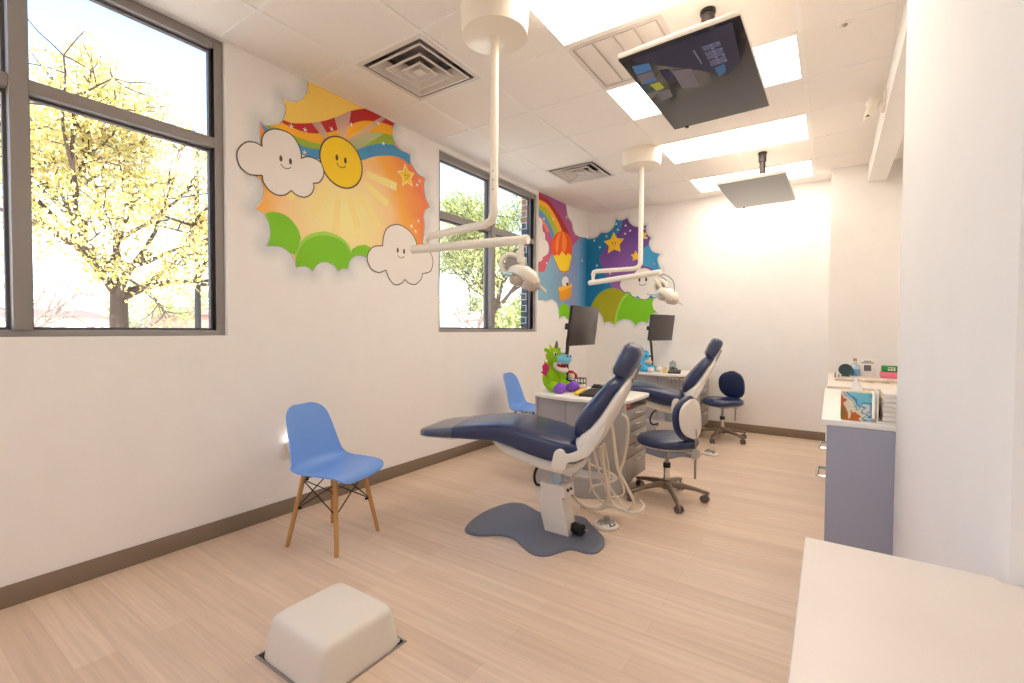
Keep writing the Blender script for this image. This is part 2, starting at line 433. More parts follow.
# ================================================================== OUTSIDE
M_grass = mat('dry_lawn', S(236, 228, 208), .95, var=.12, vscale=.3)
struct('ground', B().span((-150, -80, -.5), (-.37, 200, -.35)), M_grass, smooth=0)
M_bark = mat('bark', S(72, 58, 50), .9, bump=.5, bscale=30, var=.25)
M_barkg = mat('pale_bark', S(140, 126, 116), .9, var=.2)
M_leafA = island_mat('yellow_green_leaves', [S(206, 198, 112), S(228, 214, 140), S(150, 152, 70), S(240, 230, 186), S(184, 184, 98), S(220, 180, 110), S(244, 238, 216)], transl=.4)
M_leafB = island_mat('green_leaves', [S(150, 164, 92), S(190, 198, 128), S(110, 128, 64), S(212, 214, 156)], transl=.4)
def tree(loc, height, fork_z, spread, levels, leafm, bark, nleaf, seed, lab, trunk_r, lsize=.08, crown=None, start=None, grp=None, lean=(0, 0)):
    rnd = random.Random(seed)
    t = thing('tree', lab, 'tree', loc, 0, grp)
    b = B(); tips = []
    def rv(s): return Vector((rnd.uniform(-s, s), rnd.uniform(-s, s), rnd.uniform(-s, s)))
    def grow(p, d, r, L, lev):
        q = p; pts = [p]
        for k in range(3):
            d = (d + rv(.28) + Vector((0, 0, .05))).normalized(); q = q + d*L/3; pts.append(q)
            if lev <= 2: tips.append(q)
        b.tube(pts, [r, r*.62], 7 if lev > 2 else 5)
        if lev == 0: tips.append(q); tips.append((pts[2]+q)/2); return
        for k in range(3 if lev > 1 else 4):
            nd = (d*.75 + rv(.85)); nd.z += .12
            grow(pts[rnd.choice((2, 3, 3))], nd.normalized(), r*.6, L*rnd.uniform(.6, .85), lev-1)
    base = Vector((0, 0, 0)); top = Vector((lean[0], lean[1], fork_z))
    b.tube([base, top*.5, top], [trunk_r*1.15, trunk_r*.85], 12, smooth=3)
    nb = 6 if start is None else len(start)
    for k in range(nb):
        if start: d = Vector(start[k])
        else:
            a = k*2*math.pi/nb + rnd.uniform(-.3, .3); d = Vector((math.cos(a), math.sin(a), rnd.uniform(.6, 1.3)))
        grow(top - Vector((0, 0, .12*(k % 2))), d.normalized(), trunk_r*.5, spread*rnd.uniform(.42, .55), levels)
    obj('trunk_and_branches', b, bark, t)
    if nleaf:
        vs = []; fs = []
        tips = [q for q in tips if q.z > fork_z-.2]
        for k in range(nleaf):
            c = rnd.choice(tips) + Vector((rnd.gauss(0, .16), rnd.gauss(0, .16), rnd.gauss(0, .16)))
            if crown and ((c.x/crown[0])**2 + (c.y/crown[1])**2 + ((c.z-crown[3])/crown[2])**2) > 1: continue
            e = Euler((rnd.uniform(0, 6.3), rnd.uniform(0, 6.3), rnd.uniform(0, 6.3))).to_matrix(); s = lsize*rnd.uniform(.5, 1.1)
            n0 = len(vs)
            vs += [c + e @ Vector(q)*s for q in ((-.6, 0, 0), (0, -.36, .06), (.6, 0, 0), (0, .36, .06))]; fs.append((n0, n0+1, n0+2, n0+3))
        me = bpy.data.meshes.new('foliage'); me.from_pydata(vs, [], fs); me.materials.append(leafm)
        o = bpy.data.objects.new('foliage', me); COL.objects.link(o); o.parent = t; o['kind'] = 'stuff'
    return t
tree((-9, 3.45, -.35), 7, 2.3, 3.4, 4, M_leafA, M_bark, 52000, 5, 'large yellow-leaved tree with a dark forked trunk outside the near window', .165, .078, (3.4, 3.2, 3.3, 4.2), start=[(.2, -.85, .5), (.1, -.4, 1), (-.1, .2, 1.1), (.1, .9, .55), (-.7, .1, .8), (.7, -.1, .8), (0, 1, .18)])
tree((-6.6, 13.2, -.35), 6, 2.4, 2.9, 4, M_leafB, M_bark, 36000, 12, 'green leafy tree filling the far window', .17, .085, (3, 3.2, 2.9, 3.7))
tree((-20, 4.2, -.35), 4, 1.5, 2.4, 3, None, M_barkg, 0, 3, 'small bare grey tree far off at the lower left of the near window', .11)
tree((-12, 18.9, -.35), 4, 1.5, 3.0, 3, None, M_barkg, 0, 8, 'small bare grey tree at the lower left of the far window', .11)
tree((-24, 9.6, -.35), 4, 1.4, 2.6, 3, M_leafB, M_barkg, 2500, 9, 'small sparse tree far off between the big trunk and the right window jamb', .1, .14)
def bush(loc, r, n, seed, lab, m):
    rnd = random.Random(seed); t = thing('bush', lab, 'bush', loc)
    b = B()
    for k in range(7):
        a = rnd.uniform(0, 6.3); b.tube([(0, 0, 0), (math.cos(a)*r[0]*.5, math.sin(a)*r[1]*.5, r[2]*rnd.uniform(.8, 1.4))], [.03, .01], 5)
    obj('stems', b, M_bark, t)
    vs = []; fs = []
    for k in range(n):
        d = Vector((rnd.gauss(0, 1), rnd.gauss(0, 1), rnd.gauss(0, 1))).normalized()*rnd.uniform(.55, 1.05)
        c = Vector((d.x*r[0], d.y*r[1], r[2]+d.z*r[2])); e = Euler((rnd.uniform(0, 6.3), rnd.uniform(0, 6.3), 0)).to_matrix(); s = .13*rnd.uniform(.6, 1.2)
        n0 = len(vs); vs += [c + e @ Vector(q)*s for q in ((-.6, 0, 0), (0, -.36, 0), (.6, 0, 0), (0, .36, 0))]; fs.append((n0, n0+1, n0+2, n0+3))
    me = bpy.data.meshes.new('foliage'); me.from_pydata(vs, [], fs); me.materials.append(m)
    o = bpy.data.objects.new('foliage', me); COL.objects.link(o); o.parent = t; o['kind'] = 'stuff'
bush((-4.6, 12.3, -.35), (1.2, 1.2, 1.35), 3500, 4, 'low green bush at the lower right of the far window', M_leafB)
# lamp post and far buildings
t = thing('lamp_post', 'dark slim lamp post behind the right side of the yellow tree', 'lamp post', (-12.2, 6.2, -.35))
obj('post', B().cyl((0, 0, 0), (0, 0, 7.2), .09, .06), M_black, t)
obj('lamp_head', B().box((-.05, -.35, 7.2), (.35, .6, .16), .04).box((-.05, .4, 7.15), (.3, .4, .2), .04), M_greyd, t)
M_bldA = mat('far_building_red', S(150, 112, 104), .9); M_bldB = mat('far_building_pale', S(214, 206, 196), .9); M_roof = mat('far_roof', S(120, 104, 98), .9)
for nm, lc, sz, m, lb in (('far_building', (-60, 26, -.35), (10, 7, 3.0), M_bldA, 'low reddish building far behind the yellow tree, right of its trunk'),
                          ('far_building', (-75, 14, -.35), (10, 13, 2.6), M_bldB, 'low pale building far off at the left of the near window'),
                          ('far_building', (-70, 108, -.35), (12, 30, 3.6), M_bldB, 'low pale building far off behind the bare tree of the far window')):
    t = thing(nm, lb, 'building', lc, 0, 'far low buildings')
    obj('wall', B().span((-sz[0]/2, -sz[1]/2, 0), (sz[0]/2, sz[1]/2, sz[2])), m, t, smooth=0)
    obj('roof', B().rings([[(-sz[0]/2-.4, -sz[1]/2-.4, sz[2]), (sz[0]/2+.4, -sz[1]/2-.4, sz[2]), (sz[0]/2+.4, sz[1]/2+.4, sz[2]), (-sz[0]/2-.4, sz[1]/2+.4, sz[2])],
                          [(-sz[0]/5, -sz[1]/3, sz[2]+1), (sz[0]/5, -sz[1]/3, sz[2]+1), (sz[0]/5, sz[1]/3, sz[2]+1), (-sz[0]/5, sz[1]/3, sz[2]+1)]]), M_roof, t, smooth=0)
# sun and sky
sd = bpy.data.lights.new('sun', 'SUN'); sd.energy = 4.1; sd.angle = R_(.6); sd.color = (1, .95, .86)
so = bpy.data.objects.new('sun', sd); COL.objects.link(so); so.rotation_euler = Vector((-.55, .35, -.75)).to_track_quat('-Z', 'Y').to_euler()
w = bpy.data.worlds.new('sky'); scene.world = w; w.use_nodes = True; N = w.node_tree.nodes; L = w.node_tree.links
bg = N['Background']; sk = N.new('ShaderNodeTexSky'); sk.sky_type = 'NISHITA'; sk.sun_disc = False; sk.sun_elevation = R_(42); sk.sun_rotation = R_(120)
sk.air_density = 1.0; sk.dust_density = 2.0; sk.ozone_density = 1.0
L.new(sk.outputs[0], bg.inputs['Color']); bg.inputs['Strength'].default_value = .33
# ================================================================== WALL MURALS (flat paint on the walls)
def crop(x0, y0, s, pts): return [(x0+a/s, y0+b/s) for a, b in pts]
cA = lambda *p: crop(230, 70, 6.21, p)
cB = lambda *p: crop(330, 90, 6.21, p)
cC = lambda *p: crop(230, 170, 6.21, p)
cD = lambda *p: crop(330, 190, 6.21, p)
cE = lambda *p: crop(530, 180, 8.54, p)
cF = lambda *p: crop(530, 250, 8.54, p)
cG = lambda *p: crop(580, 200, 9.76, p)
cH = lambda *p: crop(580, 260, 9.31, p)
class Wall:
    """flat wall coordinates: LEFT (y, z) on x = 0, BACK (x, z) on y = D"""
    def __init__(s, left): s.left = left
    def flat(s, px): 
        out = []
        for u, v in px:
            p = on_plane(u, v, 'x', 0) if s.left else on_plane(u, v, 'y', D)
            a, z = (p.y if s.left else p.x), min(p.z, H-.005)
            if s.left: a = min(a, D-.002)
            else: a = max(a, .002)
            out.append((a, z))
        return out
    def p3(s, a, z, h): return (h, a, z) if s.left else (a, D-h, z)
    def poly(s, pts, h): 
        b = B(); s.add(b, pts, h); return b
    def add(s, b, pts, h, th=.0012):
        tri = tessellate_polygon([[Vector((x, y, 0)) for x, y in pts]])
        b._add([s.p3(x, y, h) for x, y in pts], tri)
        n = len(pts); b._add([s.p3(x, y, h) for x, y in pts] + [s.p3(x, y, .0002) for x, y in pts], [(i, (i+1) % n, n+(i+1) % n, n+i) for i in range(n)])
    def line(s, pts, w, h, closed=False):
        b = B(); s.addline(b, pts, w, h, closed); return b
    def addline(s, b, pts, w, h, closed=False):
        n = len(pts); A = []
        for i in range(n):
            p = Vector(pts[i]); q = Vector(pts[(i+1) % n] if closed or i < n-1 else pts[i]); r = Vector(pts[i-1] if closed or i > 0 else pts[i])
            d = (q-r); d = d.normalized() if d.length > 1e-7 else Vector((1, 0)); m = Vector((-d.y, d.x))
            A += [s.p3(*(p+m*w/2), h), s.p3(*(p-m*w/2), h)]
        b._add(A, [(2*i, 2*i+1, (2*i+3) % (2*n), (2*i+2) % (2*n)) for i in range(n if closed else n-1)])
def paint(name, col, rough=.55):
    return mat('paint_'+name, S(*[min(255, k*1.1) for k in col]), rough, var=.03, vscale=4)
def paint_grad(name, left, stops, centre, rad, linear=None):
    """artwork colours blended across the painted sheet"""
    m = bpy.data.materials.new('paint_'+name); m.use_nodes = True; nt = m.node_tree; N = nt.nodes; L = nt.links; p = N['Principled BSDF']; p.inputs['Roughness'].default_value = .55
    tc = N.new('ShaderNodeTexCoord'); sx = N.new('ShaderNodeSeparateXYZ'); L.new(tc.outputs['Object'], sx.inputs[0])
    if linear is None:
        c = N.new('ShaderNodeVectorMath'); c.operation = 'SUBTRACT'; c.inputs[1].default_value = centre; L.new(tc.outputs['Object'], c.inputs[0])
        k = N.new('ShaderNodeVectorMath'); k.operation = 'MULTIPLY'; k.inputs[1].default_value = rad; L.new(c.outputs[0], k.inputs[0])
        ln = N.new('ShaderNodeVectorMath'); ln.operation = 'LENGTH'; L.new(k.outputs[0], ln.inputs[0]); f = ln.outputs['Value']
        nz = N.new('ShaderNodeTexNoise'); nz.inputs['Scale'].default_value = 3; L.new(tc.outputs['Object'], nz.inputs['Vector'])
        ma = N.new('ShaderNodeMath'); ma.operation = 'MULTIPLY_ADD'; ma.inputs[1].default_value = .25; L.new(nz.outputs['Fac'], ma.inputs[0]); L.new(f, ma.inputs[2])
        sb = N.new('ShaderNodeMath'); sb.operation = 'SUBTRACT'; sb.inputs[1].default_value = .12; L.new(ma.outputs[0], sb.inputs[0]); f = sb.outputs[0]
    else:
        mr = N.new('ShaderNodeMapRange'); mr.inputs['From Min'].default_value = linear[1]; mr.inputs['From Max'].default_value = linear[2]; L.new(sx.outputs[linear[0]], mr.inputs['Value']); f = mr.outputs[0]
    r = N.new('ShaderNodeValToRGB'); el = r.color_ramp.elements
    while len(el) < len(stops): el.new(.5)
    for i, (q, c) in enumerate(stops): el[i].position = q; el[i].color = S(*[min(255, k*1.09) for k in c])
    L.new(f, r.inputs['Fac']); L.new(r.outputs['Color'], p.inputs['Base Color']); return m
def paint_clear(name, col, a):
    m = bpy.data.materials.new('paint_'+name); m.use_nodes = True; nt = m.node_tree; N = nt.nodes; L = nt.links
    p = N['Principled BSDF']; p.inputs['Base Color'].default_value = S(*col); p.inputs['Alpha'].default_value = a; p.inputs['Roughness'].default_value = .6; return m
M_halo = bpy.data.materials.new('paint_soft_edge'); M_halo.use_nodes = True
_N = M_halo.node_tree.nodes; _L = M_halo.node_tree.links; _p = _N['Principled BSDF']; _p.inputs['Base Color'].default_value = S(196, 212, 224); _p.inputs['Roughness'].default_value = .7
_a = _N.new('ShaderNodeAttribute'); _a.attribute_name = 'fade'; _L.new(_a.outputs['Fac'], _p.inputs['Alpha'])
def halo(W, outline, d, parent, h=.0012, alpha=.36):
    """the soft pale-blue sprayed edge of the painted cloud border"""
    n = len(outline); area = sum(outline[i][0]*outline[(i+1) % n][1]-outline[(i+1) % n][0]*outline[i][1] for i in range(n)); sg = 1 if area > 0 else -1
    vs = []; fade = []; fs = []
    for i in range(n):
        p = Vector(outline[i]); m = Vector((0, 0))
        for e in range(-4, 5):
            t = (Vector(outline[(i+e+1) % n])-Vector(outline[(i+e-1) % n])).normalized(); m += Vector((t.y, -t.x))*sg*(5-abs(e))
        m = m.normalized() if m.length > 1e-6 else Vector((t.y, -t.x))*sg
        for k, (q, a) in enumerate(((0, alpha), (.35, alpha*.5), (.7, alpha*.15), (1, 0))):
            c = p+m*d*q; z = min(c.y, H-.006); vs.append(W.p3(c.x, z, h-.0002*k)); fade.append(a)
    for i in range(n):
        for k in range(3):
            a = 4*i+k; b2 = 4*((i+1) % n)+k; fs.append((a, a+1, b2+1, b2))
    me = bpy.data.meshes.new('painted_cloud_edge'); me.from_pydata(vs, [], fs); at = me.attributes.new('fade', 'FLOAT', 'POINT'); at.data.foreach_set('value', fade)
    me.materials.append(M_halo); o = bpy.data.objects.new('painted_cloud_edge', me); COL.objects.link(o); o.parent = parent; return o
def part(name, W, px, m, parent, h, sm=0, closed=True):
    pts = W.flat(px)
    if sm: pts = spline2(pts, sm, closed)
    return obj(name, W.poly(pts, h), m, parent, smooth=0)
def scallops(segs, k=5):
    """join smooth arcs that meet at cusps"""
    out = []
    for s in segs: out += spline2(s, k)[:-1]
    out.append(segs[-1][-1]); return out
def star_pts(c, r, rot=90, ri=.5): return [(c[0]+(r if k % 2 == 0 else r*ri)*math.cos(R_(rot+36*k)), c[1]+(r if k % 2 == 0 else r*ri)*math.sin(R_(rot+36*k))) for k in range(10)]
def ellipse(c, a, b2, rot=0, n=40):
    return [(c[0]+a*math.cos(t)*math.cos(rot)-b2*math.sin(t)*math.sin(rot), c[1]+a*math.cos(t)*math.sin(rot)+b2*math.sin(t)*math.cos(rot)) for t in (2*math.pi*k/n for k in range(n))]
LW, BW = Wall(True), Wall(False)
P_out = paint('outline_brown', (78, 62, 58)); P_cloud = paint('cloud_white', (222, 216, 210)); P_eye = paint('eye_dark', (70, 56, 50))
def face(W, parent, c, s, h):
    for sx_ in (-1, 1): obj('painted_eye', W.poly(ellipse((c[0]+sx_*s*.32, c[1]+s*.12), s*.1, s*.2, 0, 16), h), P_eye, parent, smooth=0)
    obj('painted_smile', W.line([(c[0]+s*.36*math.cos(R_(a)), c[1]-s*.12+s*.3*math.sin(R_(a))) for a in range(200, 341, 14)], s*.05, h), P_out, parent, smooth=0)

# ---------- the sunny mural on the left wall
mu = thing('wall_mural', 'painted sunny mural of rainbow, smiling sun, clouds and green hills between the windows', 'mural', (0, 0, 0))
out1 = scallops([
    cA((482, 66), (560, 105), (683, 165)), cB((62, 32), (230, 118), (398, 205)),
    cB((398, 205), (385, 250), (390, 300), (420, 350), (460, 385), (495, 400)),
    cB((495, 400), (497, 435), (510, 470), (545, 525), (590, 548)),
    cB((590, 548), (580, 590), (585, 640), (595, 683)) + cD((618, 103)),
    cD((618, 103), (590, 125), (580, 170), (585, 215), (572, 350)),
    cD((572, 350), (400, 430), (225, 415)),
    cD((225, 415), (190, 405), (150, 410), (120, 440), (108, 488)),
    cD((108, 488), (80, 485), (50, 500)), cD((50, 500), (30, 470), (0, 452)) + cC((590, 568), (545, 580), (512, 625)),
    cC((512, 625), (480, 600), (445, 598), (412, 605)), cC((412, 605), (400, 560), (375, 515), (330, 480), (280, 467), (230, 472)),
    cC((230, 472), (250, 420), (250, 360), (230, 300), (195, 258), (158, 240)), cC((158, 240), (190, 205), (208, 150), (205, 100), (190, 60), (165, 38)),
    cA((165, 658), (180, 560), (190, 470), (185, 400), (187, 325)),
    cA((187, 325), (215, 345), (260, 350), (300, 345), (330, 315)), cA((330, 315), (345, 270), (345, 220), (325, 175)),
    cA((325, 175), (360, 195), (410, 200), (455, 180), (478, 140), (484, 100), (482, 66))])
# drop repeated joins, map to the wall
o1 = LW.flat(out1); o1 = [p for i, p in enumerate(o1) if (Vector(p)-Vector(o1[i-1])).length > 1e-4]
sunc = LW.flat([(340.6, 162)])[0]
P_sky1 = paint_grad('orange_sky', True, [(0, (250, 226, 150)), (.3, (250, 214, 150)), (.55, (244, 196, 140)), (.75, (240, 166, 60)), (1, (226, 120, 76))], (0, sunc[0]+.02, sunc[1]-.42), (1, 1.15, 1.1))
obj('painted_sky', LW.poly(o1, .0016), P_sky1, mu, smooth=0)
halo(LW, o1, .12, mu)
up = cA((245, 330), (330, 310), (345, 270), (345, 220), (325, 175), (360, 195), (410, 200), (455, 180), (478, 140), (484, 100), (482, 68), (683, 168)) + cB((225, 118), (200, 118), (130, 130), (62, 158)) + cA((600, 312), (520, 328), (450, 332), (380, 330), (330, 310))
part('painted_upper_sky', LW, up[1:], paint('upper_sky', (240, 196, 92)), mu, .0020)
def band(name, top, bot, col, h):
    a = spline2(LW.flat(top), 4); b2 = spline2(LW.flat(bot), 4)
    return obj(name, LW.poly(a + b2[::-1], h), paint(name, col), mu, smooth=0)
r0 = cA((330, 310), (380, 330), (450, 332), (520, 328), (600, 312), (683, 282)) + cB((130, 130), (200, 118), (230, 119), (320, 165), (398, 206))
r1 = cA((325, 330), (380, 355), (440, 380), (500, 393), (560, 393), (621, 386)) + cB((80, 235), (150, 205), (210, 192), (270, 195), (330, 205), (388, 226))
r2 = cA((245, 348), (300, 362), (350, 385), (400, 410), (470, 435), (570, 462), (640, 440)) + cB((110, 315), (180, 285), (240, 265), (290, 262), (340, 270), (388, 284))
r3 = cA((215, 350), (260, 372), (330, 400), (400, 445), (470, 480), (565, 495), (640, 500)) + cB((110, 400), (170, 370), (240, 345), (300, 335), (360, 337), (404, 345))
r4 = cA((187, 326), (230, 400), (330, 460), (437, 522), (500, 545), (557, 556), (640, 570)) + cB((120, 450), (200, 437), (270, 415), (340, 408), (400, 412), (450, 430), (498, 468))
r3b = cA((187, 326), (240, 368), (330, 400), (400, 445), (470, 480), (565, 495), (640, 500)) + cB((110, 400), (170, 370), (240, 345), (300, 335), (360, 337), (404, 345), (440, 375), (494, 402))
band('painted_rainbow_red', r0, r1, (176, 30, 34), .0024); band('painted_rainbow_orange', r1, r2, (248, 168, 30), .0024)
band('painted_rainbow_green', r2, r3, (146, 170, 50), .0024); band('painted_rainbow_blue', r3b, r4, (66, 138, 184), .0025)
P_ray = paint_clear('sun_ray', (255, 244, 226), .42)
for q in (cA((505, 328), (560, 322), (620, 425), (590, 440)), cB((25, 172), (130, 132), (100, 300), (60, 300)), cB((320, 160), (345, 175), (140, 340), (110, 300)), cB((240, 265), (335, 268), (165, 375), (110, 320))):
    part('painted_ray', LW, q, P_ray, mu, .0029)
P_ray2 = paint('yellow_ray', (250, 213, 138))
for k, a in enumerate((-165, -140, -118, -95, -72, -50, -25, -5)):
    d0, d1, wd = .24, .5+.05*(k % 2), 6
    obj('painted_glow', LW.poly([(sunc[0]+r*math.cos(R_(a+e)), sunc[1]+r*math.sin(R_(a+e))) for r, e in ((d0, -wd), (d1, -wd*.6), (d1, wd*.6), (d0, wd))], .0019), P_ray2, mu, smooth=0)
# hills
P_g1 = paint('hill_green', (116, 186, 0)); P_g2 = paint('hill_light', (150, 200, 70))
part('painted_hill', LW, cC((215, 272), (240, 263), (270, 260), (300, 264), (330, 275), (360, 292), (385, 315), (408, 345), (425, 375), (440, 425), (400, 530), (375, 515), (330, 480), (280, 467), (230, 472), (245, 435), (252, 400), (250, 360), (235, 310)), P_g1, mu, .0030)
part('painted_hill', LW, cD((110, 480), (120, 400), (135, 368), (170, 347), (215, 340), (250, 355), (240, 400), (225, 415), (190, 405), (150, 410), (125, 432)), P_g1, mu, .0030)
top2 = cC((405, 535), (412, 500), (425, 465), (445, 437), (470, 414), (500, 397), (530, 388), (560, 383), (590, 382)) + cD((0, 266), (30, 275), (60, 291), (88, 312), (110, 335), (135, 385))
low2 = cD((108, 488), (80, 485), (50, 500), (30, 470), (0, 452)) + cC((590, 568), (545, 580), (512, 625), (480, 600), (445, 598), (412, 605))
part('painted_hill', LW, top2+low2, P_g1, mu, .0034)
tin = cC((412, 545), (430, 490), (470, 440), (520, 415), (570, 405)) + cD((0, 288), (40, 300), (80, 325), (110, 360), (128, 395))
obj('painted_hill_rim', LW.poly(spline2(LW.flat(top2), 2) + spline2(LW.flat(tin), 3)[::-1], .0038), P_g2, mu, smooth=0)
# sun
ex = LW.flat([(335, 136.5), (348, 188.3), (319.5, 157), (361.7, 168)])
ra = (Vector(ex[3])-Vector(ex[2])).length/2; rb = (Vector(ex[0])-Vector(ex[1])).length/2
sc = ((ex[0][0]+ex[1][0]+ex[2][0]+ex[3][0])/4, (ex[0][1]+ex[1][1]+ex[2][1]+ex[3][1])/4)
sr_ = ellipse(sc, ra, rb, 0)
obj('painted_sun', LW.poly(sr_, .0042), paint('sun_yellow', (236, 194, 6)), mu, smooth=0)
obj('painted_sun_outline', LW.line(sr_, .011, .0046, True), P_out, mu, smooth=0)
f = LW.flat([(340.8, 161)])[0]; face(LW, mu, (f[0], f[1]), .115, .0046)
# faced clouds
c1 = scallops([cA((197, 475), (150, 450), (95, 450), (50, 490), (40, 540), (60, 600), (110, 645), (160, 655), (198, 655)),
     cC((198, 35), (205, 75), (240, 125), (290, 155), (340, 155), (378, 127)), cC((378, 127), (410, 155), (460, 170), (500, 150), (518, 115), (515, 83)),
     cC((515, 83), (550, 78), (575, 45), (580, 10)) + cA((572, 598), (555, 570), (510, 545), (470, 540), (440, 550)), cA((440, 550), (438, 510), (415, 450), (375, 400), (320, 375), (260, 368), (215, 390), (195, 430), (197, 475))])
c2 = scallops([cD((345, 497), (300, 512), (255, 490), (230, 440), (235, 390), (270, 352), (325, 347)), cD((325, 347), (328, 300), (350, 240), (400, 215), (450, 225), (500, 265), (530, 315), (537, 352)),
     cD((537, 352), (590, 362), (625, 400), (637, 450), (620, 505), (570, 520)), cD((570, 520), (565, 550), (530, 585), (490, 580), (463, 555)), cD((463, 555), (440, 580), (400, 588), (365, 550), (345, 497))])
for cc, fc, fsz in ((c1, (285.3, 162), .105), (c2, (400.5, 252.5), .11)):
    q = LW.flat(cc); q = [p for i, p in enumerate(q) if (Vector(p)-Vector(q[i-1])).length > 1e-4]
    obj('painted_cloud', LW.poly(q, .0050), P_cloud, mu, smooth=0); obj('painted_cloud_outline', LW.line(q, .008, .0054, True), P_out, mu, smooth=0)
    fp = LW.flat([fc])[0]; face(LW, mu, fp, fsz, .0054)
stc = LW.flat(cB((474, 535)))[0]
P_star = paint('star_gold', (238, 190, 40)); P_starr = paint('star_rim', (250, 226, 160))
obj('painted_star_rim', LW.poly(star_pts(stc, .105, 100), .0028), P_starr, mu, smooth=0)
obj('painted_star', LW.poly(star_pts(stc, .088, 100), .0032), P_star, mu, smooth=0); face(LW, mu, stc, .05, .0036)
b = B()
for px in cB((330, 332), (297, 207), (555, 565), (380, 605), (540, 590), (130, 215)) + cD((530, 257), (548, 193), (505, 225)) + cA((465, 372), (630, 368), (462, 512), (380, 350)):
    c = LW.flat([px])[0]; LW.add(b, star_pts(c, .02, 90, .3), .0034)
obj('painted_sparkle', b, paint('sparkle', (252, 240, 228)), mu, smooth=0)

# ---------- the corner mural: balloon on the left wall, night sky on the back wall
mv = thing('wall_mural', 'painted corner mural of hot-air balloon, rainbow, starry purple sky and round hills', 'mural', (0, 0, 0))
oL = cE((78, 103), (190, 150), (305, 207), (310, 260), (320, 320), (355, 370), (365, 430), (385, 470), (430, 487), (450, 480), (470, 470)) + cF((468, 500), (375, 490), (370, 560), (330, 598), (290, 556), (262, 568), (250, 580), (243, 500), (230, 450), (190, 415), (140, 432), (128, 380), (90, 300), (66, 250)) 
oLf = LW.flat(oL)
def corner(px): return [(D-.001 if abs(a-D) < .12 else a, z) for a, z in LW.flat(px)]
zc = lambda v: on_plane(585, v, 'x', 0).z
oLf = LW.flat(cE((78, 103), (190, 150), (305, 207), (310, 260), (320, 320), (355, 370), (365, 430), (385, 470), (430, 487))) + [(D-.001, zc(237)), (D-.001, zc(309))] + LW.flat(cF((330, 598), (290, 556), (262, 568), (250, 580), (243, 500), (230, 450), (190, 415), (140, 432), (120, 430), (66, 430)))
oLf[0] = (5.085, oLf[0][1]); oLf[-1] = (5.085, oLf[-1][1])
P_pale = paint_grad('pale_sky', True, [(0, (128, 170, 190)), (.35, (120, 158, 186)), (.62, (134, 140, 180)), (.8, (110, 150, 190)), (1, (20, 116, 158))], None, None, ('Y', 5.1, 6.5))
obj('painted_day_sky', LW.poly(oLf, .0016), P_pale, mv, smooth=0)
mg = LW.flat(cE((78, 103), (190, 150), (305, 207), (310, 260), (320, 320), (355, 370), (365, 430), (385, 470), (430, 490), (360, 562)) + cF((300, 20), (180, 40), (120, 190), (66, 182)))
mg[0] = (5.085, mg[0][1]); mg[-1] = (5.085, mg[-1][1])
obj('painted_pink_sky', LW.poly(mg, .0020), paint_grad('pink_sky', True, [(0, (206, 92, 96)), (.4, (186, 84, 120)), (1, (150, 78, 140))], None, None, ('Z', 1.9, 3.0)), mv, smooth=0)
A0 = cE((70, 108), (150, 165), (215, 245), (270, 330), (320, 430), (345, 490)); A1 = cE((70, 165), (140, 200), (190, 265), (240, 355), (275, 440), (290, 480))
A2 = cE((70, 208), (130, 240), (170, 300), (210, 375), (240, 450), (250, 480)); A3 = cE((70, 250), (115, 285), (155, 345), (190, 420), (210, 480)); A4 = cE((70, 300), (105, 335), (140, 385), (165, 440), (182, 500))
A5 = cE((70, 330), (95, 355), (120, 400), (140, 450))
for nm, a, c, col in (('red', A0, A1, (170, 36, 44)), ('orange', A1, A2, (244, 170, 30)), ('green', A2, A3, (160, 176, 44)), ('blue', A3, A4, (78, 140, 190)), ('pink', A4[:4], A5, (228, 110, 84))):
    p0 = spline2(LW.flat(a), 4); p1 = spline2(LW.flat(c), 4)
    p0 = [(max(q, 5.085), z) for q, z in p0]; p1 = [(max(q, 5.085), z) for q, z in p1]
    obj('painted_rainbow_'+nm, LW.poly(p0+p1[::-1], .0024), paint('arc_'+nm, col), mv, smooth=0)
wc = LW.flat(scallops([cE((70, 318), (95, 335), (106, 365), (104, 400), (108, 440)), cE((108, 440), (122, 452), (128, 480), (126, 508)), cE((126, 508), (150, 535), (160, 580), (150, 630), (105, 660)), cF((105, 62), (104, 85), (70, 105))]))
wc = [(5.085, wc[0][1])] + wc + [(5.085, wc[-1][1])]
obj('painted_cloud', LW.poly(wc, .0030), P_cloud, mv, smooth=0)
part('painted_hill', LW, cF((250, 580), (246, 520), (252, 480), (285, 455), (320, 470), (340, 515), (360, 490), (400, 470), (420, 520), (400, 570), (330, 598), (290, 556), (262, 568)), P_g1, mv, .0028)
# balloon
bt = cE((270, 438), (225, 455), (192, 500), (180, 560), (188, 610), (205, 655)) + cF((230, 130), (258, 180), (292, 190), (325, 180), (345, 110), (355, 20)) + cE((357, 560), (345, 500), (315, 455))
part('painted_balloon', LW, bt, paint('balloon_orange', (222, 84, 20)), mv, .0034, 3)
for q in (cE((262, 445), (235, 470), (215, 540), (222, 620), (240, 600), (245, 520)), cE((275, 442), (272, 520), (276, 600), (300, 605), (310, 520), (292, 460))):
    part('painted_balloon_stripe', LW, q, paint('balloon_light', (244, 130, 44)), mv, .0038, 3)
part('painted_balloon_skirt', LW, cE((200, 650), (232, 635), (245, 650), (272, 606), (305, 648), (322, 625), (348, 640)) + cF((352, 60), (325, 178), (292, 190), (258, 180), (228, 120)), paint('balloon_yellow', (242, 200, 34)), mv, .0040)
part('painted_balloon_mouth', LW, cF((256, 172), (292, 182), (326, 172), (322, 188), (292, 196), (260, 188)), paint('balloon_mouth', (196, 130, 24)), mv, .0044)
